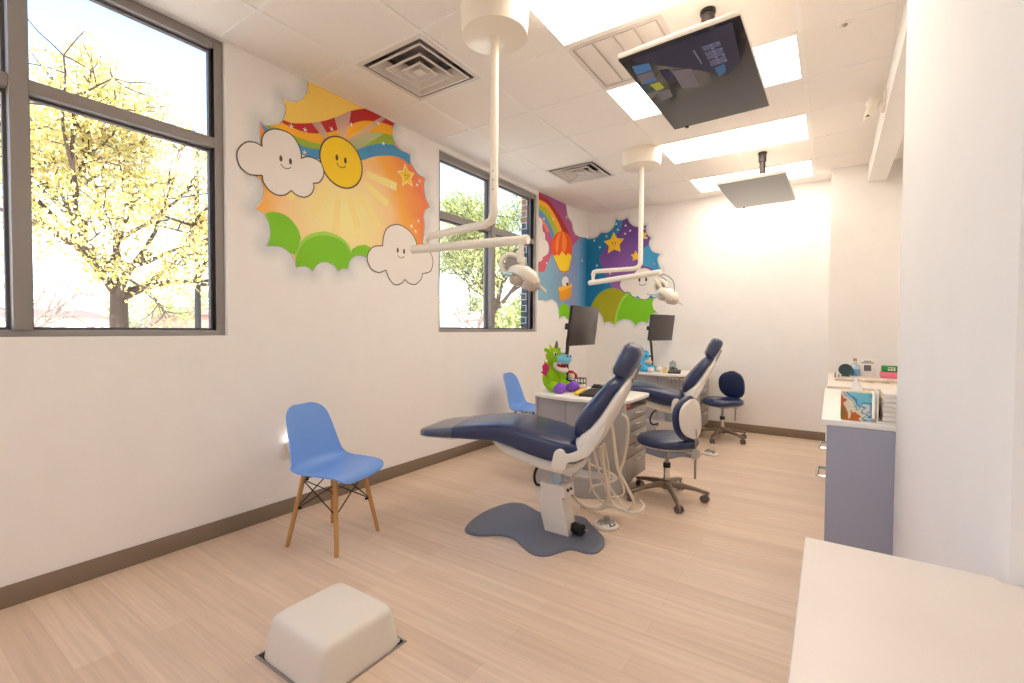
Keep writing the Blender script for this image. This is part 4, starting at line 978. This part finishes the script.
for k, (x, z) in enumerate(((-.015, .335), (-.035, .305), (-.052, .262), (-.066, .205), (-.08, .15))): obj('spike', B().tube([(x+.008, 0, z-.01), (x-.018, 0, z+.026)], [.018, .003], 8), mat('plush_yellow', S(216, 196, 30), .9), t)
for s in (-1, 1):
    e = obj('eye', B().ell((.068, s*.046, .292), (.013, .010, .016)), F_white, t); obj('pupil', B().ell((.076, s*.051, .292), (.007, .006, .010), seg=12), M_black, e)
    obj('wing', B().prism([(.03, .12), (.055, .20), (.02, .225), (-.01, .20), (-.005, .16), (-.025, .15)], s*.092, s*.104, lambda a, b_, h: (a, h, b_)), F_pink, t)
    blob('foot', [((.150, s*.078, .042), (.040, .044, .042)), ((.125, s*.07, .034), (.042, .040, .034))], F_purple, t, .005)
# yellow model in front of the plush
F_yel = mat('yellow_plastic', S(246, 206, 50), .4)
def yellow_brush(lab, off):
    t = thing('toy_toothbrush', lab, 'toothbrush', (1.335, 3.55+off, .742), R_(104), 'yellow toothbrush models'); t.scale = (1.6, 1.6, 1.3)
    obj('handle', B().loft([((x, 0, .011), (0, 1, 0), (0, 0, 1), w, h) for x, w, h in ((-.1, .006, .005), (-.09, .013, .009), (-.03, .016, .010), (.03, .011, .009), (.06, .018, .008), (.105, .018, .008), (.112, .008, .005))], 16, 2.5), F_yel, t)
    obj('bristles', B().box((.083, 0, .03), (.044, .026, .024), .004), F_white, t)
yellow_brush('large yellow demonstration toothbrush in front of the dragon plush', 0); yellow_brush('large yellow demonstration toothbrush in front of the blue plush', PITCH)
t = thing('puppet', 'small red and white plush bird peeking out beside the dragon snout', 'plush toy', (1.185, 3.685, .742), R_(-20))
blob('body', [((0, 0, .055), (.036, .036, .055)), ((.005, 0, .12), (.03, .03, .034))], F_white, t, .005)
obj('crest', B().loft([((0, -.045, .165), (1, 0, 0), (0, .3, 1), .012, .006), ((0, 0, .16), (1, 0, 0), (0, .2, 1), .028, .014), ((0, .045, .13), (1, 0, 0), (0, 1, 1), .026, .016), ((0, .066, .10), (1, 0, 0), (0, 1, .5), .008, .006)], 16, 2.2), mat('plush_red', S(206, 44, 50), .9), t)
obj('vest', B().lathe([(.0, .0), (.042, .0), (.044, .05), (.036, .085), (.03, .09)], seg=20), mat('felt_navy', S(34, 40, 56), .9), t)
t = thing('plush_toy', 'light blue plush toy sitting on the farther desk', 'plush toy', (1.05, 3.52+PITCH, .742), R_(-15)); t.scale = (1.3, 1.3, 1.02)
F_cyan = mat('plush_cyan', S(70, 186, 228), .95, bump=.8, bscale=140, var=.15, vscale=40)
blob('body', [((0, 0, .09), (.08, .085, .09)), ((.0, 0, .17), (.07, .072, .07)), ((.03, 0, .225), (.04, .04, .04)), ((.08, -.06, .04), (.07, .035, .036)), ((.08, .06, .04), (.07, .035, .036))], F_cyan, t)
blob('muzzle', [((.06, 0, .115), (.045, .05, .035))], mat('plush_tan', S(216, 178, 156), .95), t)
blob('foot', [((.145, -.07, .034), (.03, .036, .034)), ((.145, .07, .034), (.03, .036, .034))], F_white, t, .005)
obj('eye', B().ell((.066, -.03, .19), .011, seg=12).ell((.066, .03, .19), .011, seg=12), M_black, t)
t = thing('glass_jar', 'clear glass jar with a lid on the farther desk beside the blue plush', 'jar', (1.36, 3.80+PITCH, .742))
M_jar = clear('jar_glass', .12, (.86, .93, .92, 1))
obj('body', B().lathe([(0, .001), (.04, .001), (.045, .01), (.045, .085), (.038, .1), (.035, .1), (.041, .085), (.041, .012), (0, .006)], seg=24), M_jar, t)
obj('lid', B().lathe([(0, .1), (.04, .1), (.04, .115), (.015, .122), (.012, .135), (0, .138)], seg=24), M_steel, t)
# syringe handpieces and holder on the second desk's front
t = thing('handpiece_rack', 'row of chrome handpieces hanging on the farther desk front', 'instrument rack', (1.56, 3.372+PITCH, .64))
obj('rail', B().box((0, 0, .04), (.26, .024, .02), .004), M_white, t)
for k in range(5):
    x = -.1+k*.05; hp_ = obj('handpiece', B().tube([(x, -.012, .05), (x, -.02, -.01), (x+.004, -.016, -.06)], [.009, .006], 10), M_chrome, t)
    obj('holder_clip', B().box((x, -.016, .035), (.022, .026, .014), .003), M_steel, hp_)
# ================================================================== STOOLS
def stool(lab, loc, rotz, base_rot):
    t = thing('operator_stool', lab, 'stool', loc, rotz, 'navy operator stools')
    for k in range(5):
        a = base_rot - rotz + k*2*math.pi/5; d = Vector((math.cos(a), math.sin(a), 0)); s = Vector((-d.y, d.x, 0))
        lg = obj('base_leg', B().loft([(d*.03+Vector((0, 0, .108)), s, (0, 0, 1), .026, .024), (d*.10+Vector((0, 0, .108)), s, (0, 0, 1), .022, .02), (d*.2+Vector((0, 0, .094)), s, (0, 0, 1), .018, .015), (d*.28+Vector((0, 0, .076)), s, (0, 0, 1), .016, .013), (d*.30+Vector((0, 0, .074)), s, (0, 0, 1), .010, .010)], 14, 3), M_stoolb, t, smooth=50)
        c = d*.282; w = B(); ca = a+.9+k*1.1; x = Vector((math.cos(ca), math.sin(ca), 0)); off = Vector((-x.y, x.x, 0))*.018
        q = c+off
        for sg in (-1, 1): w.cyl(q+x*(sg*.006)+Vector((0, 0, .027)), q+x*(sg*.024)+Vector((0, 0, .027)), .027, .025, 18)
        w.box(q+Vector((0, 0, .043)), (.034, .034, .022), .008).cyl(c+Vector((0, 0, .045)), c+Vector((0, 0, .075)), .008)
        obj('caster', w, mat('caster_brown', S(108, 92, 88), .5), lg)
    obj('hub', B().cyl((0, 0, .075), (0, 0, .145), .038, .034), M_stoolb, t)
    obj('gas_column', B().cyl((0, 0, .05), (0, 0, .255), .023), M_chrome, t); obj('column_sleeve', B().cyl((0, 0, .235), (0, 0, .27), .027), M_black, t)
    obj('gas_piston', B().cyl((0, 0, .25), (0, 0, .40), .014), M_steel, t)
    obj('seat_pan', B().lathe([(0, .37), (.07, .37), (.10, .385), (.19, .402), (.2, .408), (.2, .414), (0, .414)], seg=40), mat('stool_shell', S(206, 200, 194), .4), t)
    prof = [(0, .412), (.198, .412), (.214, .42), (.223, .436), (.223, .452), (.213, .469), (.19, .480), (.12, .487), (0, .489)]
    b = B(); b.lathe(prof, seg=48)
    for v in b.bm.verts:
        if v.co.x > .05: v.co.z -= (v.co.x-.05)**2*.45
    obj('seat_cushion', b, M_navy, t, smooth=60)
    # back support on a rod
    pb = Vector((-.225, 0, 0))
    obj('back_bracket', B().box((-.15, 0, .385), (.17, .045, .018), .004).box(pb+Vector((0, 0, .38)), (.045, .05, .075), .01).cyl(pb+Vector((0, -.02, .375)), pb+Vector((0, -.05, .375)), .016), mat('cast_grey', S(196, 190, 182), .35), t)
    obj('back_rod', B().tube([pb+Vector((0, 0, .20)), pb+Vector((0, 0, .50)), pb+Vector((.003, 0, .55)), pb+Vector((.018, 0, .60))], .0085, 10, smooth=3), M_steel, t)
    ax = Vector((.10, 0, .995)).normalized(); th = Vector((.995, 0, -.10)).normalized(); c = pb+Vector((.035, 0, .63))
    def plate(scale, d0, d1, dd, nm, m):
        st = []
        for k in range(13):
            s = -1+2*k/12; hw = .175*(1-abs(s)**2.6)**.5*scale if abs(s) < 1 else .02
            cc = c+ax*(s*.165*scale)+th*((d0+d1)/2); st.append((cc, (0, 1, 0), th, max(hw, .03), (d1-d0)/2*(1-.25*abs(s)**4)))
        b = B(); b.loft(st, 32, 2.6)
        for v in b.bm.verts: v.co.x += (v.co.y**2)*1.1
        obj(nm, b, m, t, smooth=60)
    plate(1.0, -.012, .034, 0, 'back_cushion', M_navy); plate(.86, -.030, -.004, 0, 'back_shell', M_shell)
    return t
stool('navy operator stool with white backrest shell beside the nearer desk', (2.05, 3.585, 0), R_(165), R_(12))
stool('navy operator stool with navy backrest against the back wall, behind the nearer stool', (2.03, 5.90, 0), R_(-118), R_(-30))

# ================================================================== CEILING OPERATING LIGHTS
M_lens = mat('lamp_lens_beige', S(206, 192, 180), .3); M_hand = mat('handle_blue_grey', S(176, 206, 214), .35)
def exam_light(lab, base, a_end, b_start, b_end, head_rot, drop, loop):
    t = thing('exam_light', lab, 'dental light', (base[0], base[1], H), 0, 'ceiling mounted dental lights')
    L0 = Vector(t.location); P = lambda p: Vector(p)-L0
    x0, y0 = base; za = a_end[2]
    obj('ceiling_canopy', B().lathe([(0, -.142), (.17, -.142), (.178, -.138), (.186, -.02), (.188, 0), (0, 0)], seg=48), M_cream, t)
    e = Vector((x0, y0, za)); d = (Vector(a_end)-e).normalized()
    obj('drop_tube', B().tube([P((x0, y0, H-.14)), P((x0, y0, za+.10)), P((x0, y0, za+.05)), P(e+d*.02+Vector((0, 0, .013))), P(e+d*.07), P(Vector(a_end)-d*.04), P(Vector(a_end)-d*.008-Vector((0, 0, .006))), P(Vector(a_end)+Vector((0, 0, -.04)))], .023, 16), M_cream, t)
    obj('tube_screws', B().cyl(P((x0+.01, y0-.025, 2.13)), P((x0+.01, y0-.02, 2.13)), .004, seg=8).cyl(P((x0+.01, y0-.025, 2.08)), P((x0+.01, y0-.02, 2.08)), .004, seg=8).cyl(P((x0+.01, y0-.025, 2.03)), P((x0+.01, y0-.02, 2.03)), .004, seg=8), M_steel, t)
    obj('elbow_pin', B().cyl(P(Vector(a_end)+Vector((0, 0, -.03))), P((a_end[0], a_end[1], b_start[2])), .016), M_cream, t)
    bd = (Vector(b_end)-Vector(b_start)).normalized(); s0 = Vector(b_start); e0 = Vector(b_end)
    obj('swing_arm', B().tube([P(s0), P(s0+bd*.012), P(e0-bd*.012), P(e0)], .026, 20), M_cream, t)
    n = e0-bd*.045
    if not loop:
        obj('yoke_stem', B().cyl(P(n+Vector((0, 0, -.02))), P(n+Vector((0, 0, -drop))), .017).lathe([(0, 0), (.026, .0), (.026, .03), (0, .03)], P(n+Vector((0, 0, -drop-.02))), 20), M_cream, t)
        hc = P(n+Vector((0, 0, -drop-.06)))
    else:
        hc = P(n+bd*.10+Vector((0, 0, -drop-.05)))
        obj('cable_loop', B().tube([P(e0-bd*.03+Vector((0, 0, -.02))), P(e0+bd*.05+Vector((0, 0, -.03))), P(e0+bd*.13+Vector((0, 0, -.10))), P(e0+bd*.13+Vector((0, 0, -.2))), hc+Vector((-.01, 0, .06))], .004, 8, smooth=5), mat('cable_grey', S(120, 110, 108), .5), t)
        obj('yoke_stem', B().cyl(hc+Vector((-.09, -.02, .10)), hc+Vector((-.03, 0, .02)), .016), M_cream, t)
    m = Euler(head_rot).to_matrix(); X = lambda *v: hc + m @ Vector(v)
    # ring yoke
    obj('yoke_ring', B().tube([X(.062*math.cos(a)-.06, 0, .052*math.sin(a)+.01) for a in (R_(20+k*20) for k in range(17))], [.016, .013], 12), M_cream, t)
    obj('pivot_disc', B().cyl(X(-.06, -.02, .01), X(-.06, .02, .01), .036, seg=28), mat('lamp_grey', S(150, 140, 136), .4), t)
    def L_(st, nm, mm, p=3): obj(nm, B().loft([(X(*c), m @ Vector((0, 1, 0)), m @ Vector((.2, 0, 1)), hu, hv) for c, hu, hv in st], 28, p), mm, t, smooth=60)
    L_([((-.06, 0, -.02), .03, .02), ((-.03, 0, -.012), .055, .034), ((.03, 0, -.008), .075, .042), ((.08, 0, -.02), .075, .038), ((.112, 0, -.034), .06, .024), ((.122, 0, -.04), .03, .01)], 'head_body', M_cream)
    for s in (-1, 1):
        obj('reflector_lobe', B().loft([(X(.045+.040*s, .012, -.042-.013*k), m @ Vector((1, 0, .2)), m @ Vector((0, 1, 0)), hu, hv) for k, hu, hv in ((0, .05, .07), (1.5, .05, .068), (3, .042, .058), (3.8, .025, .04))], 26, 2.4), M_lens, t, smooth=60)
    for s in (-1, 1):
        obj('handle', B().tube([X(-.03, s*.05, -.045), X(-.035, s*.10, -.055), X(-.045, s*.19, -.062)], [.013, .009], 12), M_hand, t)
    obj('front_grip', B().loft([(X(.118, .02, -.04), m @ Vector((0, 1, 0)), m @ Vector((0, 0, 1)), .02, .009), (X(.16, .05, -.055), m @ Vector((0, 1, 0)), m @ Vector((0, 0, 1)), .014, .007), (X(.172, .058, -.06), m @ Vector((0, 1, 0)), m @ Vector((0, 0, 1)), .006, .004)], 16), M_cream, t)
    return t
exam_light('cream ceiling mounted dental light in front, its arms crossing the far window', (1.515, 2.09), (.915, 2.185, 1.855), (.865, 2.11, 1.77), (1.655, 2.225, 1.77), (0, R_(22), R_(22)), .105, False)
exam_light('cream ceiling mounted dental light farther back, before the purple night sky mural', (1.50, 4.53), (1.0, 4.53, 1.875), (.975, 4.50, 1.755), (1.80, 4.20, 1.785), (0, R_(25), R_(-12)), .12, True)

# ================================================================== CEILING SCREENS
def tv(lab, off, screen):
    t = thing('ceiling_screen', lab, 'television', (2.441, 2.733+off, 2.615), R_(-1), 'screens hung from the ceiling')
    t.rotation_euler = (R_(-.5), R_(-1), R_(-1))
    obj('bezel', B().box((0, 0, .014), (.557, .967, .026), .003), M_back, t)
    obj('back_cover', B().loft([((0, 0, .024), (1, 0, 0), (0, 1, 0), .27, .475), ((0, 0, .04), (1, 0, 0), (0, 1, 0), .262, .465), ((0, 0, .055), (1, 0, 0), (0, 1, 0), .17, .32)], 40, 9), M_back, t)
    s = obj('screen', B().span((-.277, -.482, -.002), (.277, .482, .0012)), screen, t)
    obj('ceiling_pole', B().cyl((.04, -.01, .05), (.04, -.01, .37), .026).cyl((.04, -.01, .29), (.04, -.01, .36), .034), M_pole, t)
    obj('ceiling_plate', B().cyl((.04, -.01, .362), (.04, -.01, .378), .04), M_black, t)
    obj('mount_bracket', B().box((.0, 0, .065), (.3, .2, .025), .005), M_black, t)
    obj('speaker_bar', B().box((.19, .494, .008), (.11, .022, .024), .008), M_white, t); obj('sensor', B().cyl((-.2, .488, .006), (-.2, .488, -.006), .012, seg=14), M_black, t)
    return t, s
M_pole = mat('pole_brown', S(52, 42, 40), .4); M_back = mat('screen_back_pale', S(214, 204, 192), .5)
tv1, s1 = tv('large dark ceiling screen in front showing a dim menu, hung facing down', 0, M_screen)
tv2, s2 = tv('ceiling screen farther back, blank and brownish, hung near the back wall', PITCH, M_screen)
# dim picture on the nearer screen: navy field, pale lettering block and menu tiles
nav = emis('screen_navy', S(22, 20, 46), .25); gl = emis('screen_letter', S(96, 96, 120), .25); tl = emis('screen_teal', S(40, 84, 120), .2); gy = emis('screen_grey', S(96, 90, 96), .18); yl_ = emis('screen_yellow', S(140, 146, 50), .2); bl2 = emis('screen_blue', S(56, 96, 140), .2)
def scr(nm, pts, m, z=-.0035):
    b = B(); b.prism(pts, z, -.002); return obj(nm, b, m, s1, smooth=0)
sx0 = .03
scr('screen_field', [(-.22, -.45), (.24, -.46), (.22, -.12), (.14, -.02), (.06, -.12), (-.06, -.25), (-.22, -.42)], nav, -.0028)
rnd = random.Random(9)
for k in range(7):                                   # one dim word, unreadable in the photograph: seven pale letter forms
    b = B(); y0 = -.352+k*.0285; x0, x1 = .088+.003*(k % 2), .166; w_ = .021
    b.span((x0, y0, -.0042), (x1, y0+.006, -.0028))
    if k % 3 != 1: b.span((x0, y0+w_-.006, -.0042), (x1, y0+w_, -.0028))
    if k % 2 == 0: b.span((x1-.012, y0, -.0042), (x1, y0+w_, -.0028))
    b.span(((x0+x1)/2-.006, y0, -.0042), ((x0+x1)/2+.006, y0+w_, -.0028))
    obj('screen_letter', b, gl, s1, smooth=0)
scr('screen_rule', [(.047, -.352), (.053, -.352), (.058, -.206), (.052, -.206)], gl)
scr('screen_swoosh', [(.10, -.13), (.15, -.145), (.14, -.06), (.10, -.03)], tl, -.004)
scr('menu_tile', [(-.241, -.389), (-.161, -.368), (-.168, -.30), (-.25, -.30)], bl2); scr('menu_tile', [(-.25, -.29), (-.17, -.29), (-.18, -.2), (-.258, -.19)], gy); scr('menu_tile', [(-.235, -.225), (-.182, -.225), (-.184, -.19), (-.24, -.185)], bl2, -.0045)
scr('menu_tile', [(-.225, -.165), (-.175, -.165), (-.170, -.09), (-.215, -.08)], yl_); scr('menu_tile', [(-.222, -.06), (-.15, -.06), (-.16, .03), (-.23, .047)], gy)
scr('menu_tile', [(-.14, -.27), (-.095, -.25), (-.098, -.12), (-.14, -.13)], nav, -.0045); scr('menu_tile', [(-.089, -.234), (.001, -.196), (-.006, .02), (-.09, -.03)], gy)

# ================================================================== CABINETS AND COUNTERS ON THE RIGHT
M_cab = mat('cabinet_grey', S(160, 160, 172), .5)
def cabinet(lab, x0, x1, y0, y1, h, nd):
    t = thing('base_cabinet', lab, 'cabinet', ((x0+x1)/2, y0, 0)); O = lambda nm, b, m: obj(nm, b, m, t, True)
    O('carcass', B().span((x0+.02, y0, .1), (x1, y1, h), .002), M_cab); O('toe_kick', B().span((x0+.07, y0+.01, 0), (x1, y1, .1)), M_greyd); O('end_panel', B().span((x0, y0-.012, .0), (x1, y0, h), .0015), M_cab)
    rows = [.105, .60, h]
    for c in range(2):
        ya, yb = y0+(y1-y0)*c/2+.003, y0+(y1-y0)*(c+1)/2-.003
        for r in range(nd):
            za, zb = rows[r]+.003, rows[r+1]-.003
            d = O('drawer', B().span((x0, ya, za), (x0+.019, yb, zb), .002), M_cab); L0 = t.location; yc, zz = (ya+yb)/2-L0.y-.05, zb-.24
            if r == 1: obj('handle', B().tube([(x0-L0.x+a, yc+e, zz) for a, e in ((0, -.08), (-.024, -.078), (-.03, -.065), (-.03, .065), (-.024, .078), (0, .08))], .006, 8), M_chrome, d)
    return t
cabinet('grey drawer cabinet with chrome pulls in the right niche, its plain grey end showing', 3.052, 3.755, 2.172, 3.31, .910, 2)
t = thing('countertop', 'white countertop over the grey cabinet, holding tissue box and paper towels', 'countertop', (3.4, 2.16, .911))
obj('slab', B().span((-.365, 0, 0), (.355, 1.17, .023), .003), M_counter, t)
cabinet('second grey cabinet deeper in the right niche behind the nearer countertop', 3.065, 3.755, 3.99, 5.3, .857, 2)
t = thing('countertop', 'pale countertop deeper in the right niche, covered with small bottles and instruments', 'countertop', (3.4, 3.965, .858))
obj('slab', B().span((-.355, 0, 0), (.355, 1.34, .03), .004), mat('tan_worktop', S(228, 214, 202), .35, var=.05, vscale=6), t)
# near foreground counter
t = thing('reception_counter', 'white stone counter filling the lower right foreground', 'counter', (3.4, .5, 0))
obj('slab', B().prism([(-.373, .49), (-.37, -.75), (.85, -.75), (.85, .476), (-.125, .476), (-.128, .49)], .872, .902, bev=.004), mat('counter_stone', S(244, 234, 224), .35, var=.05, vscale=7), t)
obj('cabinet_body', B().span((-.345, -.74, .1), (.84, .46, .872), .002), M_cab, t); obj('toe_kick', B().span((-.28, -.72, 0), (.84, .40, .1)), M_greyd, t)
# tissue box
def swirl():
    m = bpy.data.materials.new('tissue_box_print'); m.use_nodes = True; nt = m.node_tree; N = nt.nodes; L = nt.links; p = N['Principled BSDF']; p.inputs['Roughness'].default_value = .5
    tc = N.new('ShaderNodeTexCoord'); nz = N.new('ShaderNodeTexNoise'); nz.inputs['Scale'].default_value = 13; nz.inputs['Distortion'].default_value = 2.2; nz.inputs['Detail'].default_value = 1
    L.new(tc.outputs['Object'], nz.inputs['Vector']); sx = N.new('ShaderNodeSeparateXYZ'); L.new(tc.outputs['Object'], sx.inputs[0])
    a = N.new('ShaderNodeMath'); a.operation = 'MULTIPLY_ADD'; a.inputs[1].default_value = 4.0; L.new(sx.outputs['Z'], a.inputs[0]); L.new(nz.outputs['Fac'], a.inputs[2])
    c = N.new('ShaderNodeMath'); c.operation = 'MULTIPLY_ADD'; c.inputs[1].default_value = 6.0; L.new(sx.outputs['X'], c.inputs[0]); L.new(a.outputs[0], c.inputs[2])
    r = N.new('ShaderNodeValToRGB'); el = r.color_ramp.elements; cols = [(.24, (140, 120, 56)), (.36, (206, 100, 30)), (.50, (210, 106, 40)), (.56, (238, 222, 190)), (.68, (232, 224, 200)), (.74, (40, 140, 170)), (.82, (226, 232, 226)), (.90, (24, 120, 164)), (1, (120, 200, 218))]
    while len(el) < len(cols): el.new(.5)
    for i, (q, k) in enumerate(cols): el[i].position = q; el[i].color = S(*k)
    L.new(c.outputs[0], r.inputs['Fac']); L.new(r.outputs['Color'], p.inputs['Base Color']); return m
t = thing('tissue_box', 'square tissue box with blue and orange print on the nearer niche countertop', 'tissue box', (3.143, 2.232, .9345))
obj('box', B().box((0, 0, .053), (.094, .10, .106), .002), swirl(), t); obj('top_panel', B().box((0, 0, .107), (.09, .096, .002)), mat('tissue_top', S(226, 206, 160), .6), t)
b = B(); b.loft([((0, 0, .108), (1, 0, 0), (0, 1, 0), .020, .016), ((.003, 0, .122), (1, .3, 0), (-.3, 1, 0), .019, .010), ((-.002, .004, .138), (1, .6, 0), (-.6, 1, 0), .013, .009), ((.004, 0, .154), (1, 0, 0), (0, 1, 0), .006, .004)], 20, 1.6); obj('tissue', b, mat('tissue_paper', S(244, 242, 240), .9), t)
t = thing('paper_towel_tray', 'tray with a stack of folded white paper towels beside the tissue box', 'paper towels', (3.325, 2.25, .9345))
obj('tray', B().span((-.118, -.075, 0), (.13, .09, .006), .002).span((-.122, -.075, 0), (-.116, .09, .11), .002).span((-.118, .084, 0), (.13, .09, .11), .002), M_cream, t)
for k in range(6): obj('folded_towel', B().box((.006+.002*(k % 2), .0, .016+k*.0172), (.222, .145, .0168), .003, 2), M_white, t)
# things on the deeper counter
ZC = .8885
t = thing('mirror_pod', 'round dark teal hand mirror on a stand on the deeper niche counter', 'mirror', (3.167, 4.90, ZC), R_(0))
obj('disc', B().cyl((0, -.008, .055), (0, .008, .055), .05, seg=32), mat('teal_black', S(40, 66, 72), .35), t); obj('stand', B().lathe([(0, 0), (.035, 0), (.03, .008), (.006, .012), (.006, .03), (0, .03)], seg=20), M_dark, t)
t = thing('spray_bottle', 'clear bottle with blue liquid on the deeper niche counter behind the dark mirror', 'bottle', (3.234, 4.98, ZC))
obj('bottle_body', B().lathe([(0, 0), (.036, 0), (.04, .01), (.038, .08), (.012, .11), (.012, .13), (0, .13)], seg=24), clear('bottle_clear', .15, (.8, .92, .96, 1)), t); obj('liquid', B().lathe([(0, .003), (.034, .003), (.037, .012), (.036, .06), (0, .06)], seg=24), mat('blue_liquid', S(84, 168, 214), .2), t); obj('cap', B().cyl((0, 0, .13), (0, 0, .15), .014), M_beech, t)
t = thing('small_clip', 'tiny clear and grey clamp at the left edge of the deeper niche counter', 'clamp', (3.095, 4.75, ZC))
obj('jaw', B().box((0, 0, .02), (.012, .03, .04), .003).box((.025, 0, .015), (.012, .03, .03), .003), M_steel, t); obj('bar', B().box((.012, 0, .005), (.04, .02, .008), .002), M_white, t)
t = thing('sign_card', 'small white upright sign with a dark square on the deeper niche counter', 'sign', (3.322, 5.02, ZC))
obj('card', B().box((0, 0, .073), (.122, .008, .146), .003), mat('sign_white', S(240, 236, 232), .4), t)
obj('header_line', B().box((0, -.0045, .128), (.05, .001, .006)).box((0, -.0045, .114), (.085, .001, .007)), M_dark, t)
obj('dark_square', B().box((0, -.0045, .07), (.05, .001, .05)), mat('sign_grey', S(110, 106, 106), .6), t); obj('foot', B().box((0, .02, .003), (.1, .06, .006), .002), M_white, t)
t = thing('glove_box', 'flat pink box under the green box on the deeper niche counter', 'box', (3.484, 4.95, ZC)); obj('body', B().box((0, 0, .024), (.16, .12, .048), .004), mat('pink_card', S(232, 116, 140), .5), t); obj('opening', B().box((0, 0, .0485), (.08, .04, .002)), F_white, t)
t = thing('floss_box', 'green box with white lettering lying on the pink box in the niche', 'box', (3.476, 4.95, ZC+.0495)); obj('body', B().box((0, 0, .025), (.13, .08, .05), .008), mat('green_card', S(30, 140, 60), .45), t)
obj('lettering', B().box((-.02, -.0405, .018), (.012, .001, .014)).box((-.002, -.0405, .018), (.012, .001, .014)).box((.016, -.0405, .018), (.012, .001, .014)).box((0, -.0405, .036), (.05, .001, .006)), F_white, t)
M_tong = mat('instrument_steel', S(190, 178, 150), .3, metal=.7)
for k, (x, y, a, lb) in enumerate(((3.16, 4.36, 12, 'leftmost slim dental plier at the front edge of the deeper niche counter'), (3.25, 4.38, -14, 'second slim dental plier from the left on the deeper niche counter'), (3.345, 4.40, -22, 'third slim dental plier from the left, before the white sign'), (3.44, 4.40, -28, 'rightmost slim dental plier, before the pink box'))):
    t = thing('dental_pliers', lb, 'pliers', (x, y, ZC), R_(a), 'pliers on the niche counter')
    for s in (-1, 1): obj('handle', B().tube([(.06, s*.004, .008), (.0, s*.016, .014), (-.07, s*.012, .012)], [.005, .004], 8, smooth=4), M_tong, t)
    obj('jaw', B().tube([(.055, 0, .009), (.085, 0, .007)], [.007, .002], 8), M_tong, t)

# ceiling speaker-camera on the beam, sensor on the ceiling
t = thing('security_camera', 'small white camera on a bracket at the ceiling beam', 'camera', (3.345, 4.27, 2.905))
obj('wall_plate', B().box((-.008, 0, .0), (.016, .13, .12), .004), M_white, t); obj('bracket', B().box((-.05, -.0, .02), (.09, .05, .05), .012).cyl((-.07, 0, .01), (-.07, 0, -.03), .045, .04), M_white, t)
cm = obj('camera_body', B().loft([((-.075, -.005, -.03), (0, 1, 0), (1, 0, .3), .036, .036), ((-.085, -.02, -.07), (0, 1, 0), (1, 0, .3), .036, .036), ((-.10, -.045, -.125), (0, 1, 0), (1, 0, .3), .03, .03), ((-.104, -.05, -.135), (0, 1, 0), (1, 0, .3), .02, .02)], 24, 2.4), M_white, t)
obj('lens', B().cyl((-.10, -.062, -.11), (-.102, -.068, -.114), .012, seg=16), M_black, cm)
t = thing('ceiling_sensor', 'tiny white sensor on a ceiling tile at the upper right', 'sensor', (3.089, 3.254, H))
obj('base', B().lathe([(0, -.012), (.028, -.012), (.034, -.004), (.034, 0), (0, 0)], seg=24), M_white, t); obj('tip', B().lathe([(0, -.02), (.01, -.02), (.014, -.012), (0, -.012)], seg=16), M_steel, t)

# ================================================================== VIEW
vs_ = scene.view_settings; vs_.view_transform = 'Standard'; vs_.look = 'None'; vs_.gamma = 1; vs_.exposure = 1.16; vs_.use_curve_mapping = False
scene.cycles.use_denoising = True; scene.cycles.max_bounces = 10; scene.cycles.diffuse_bounces = 6; scene.cycles.transparent_max_bounces = 24
scene.cycles.sample_clamp_indirect = 8
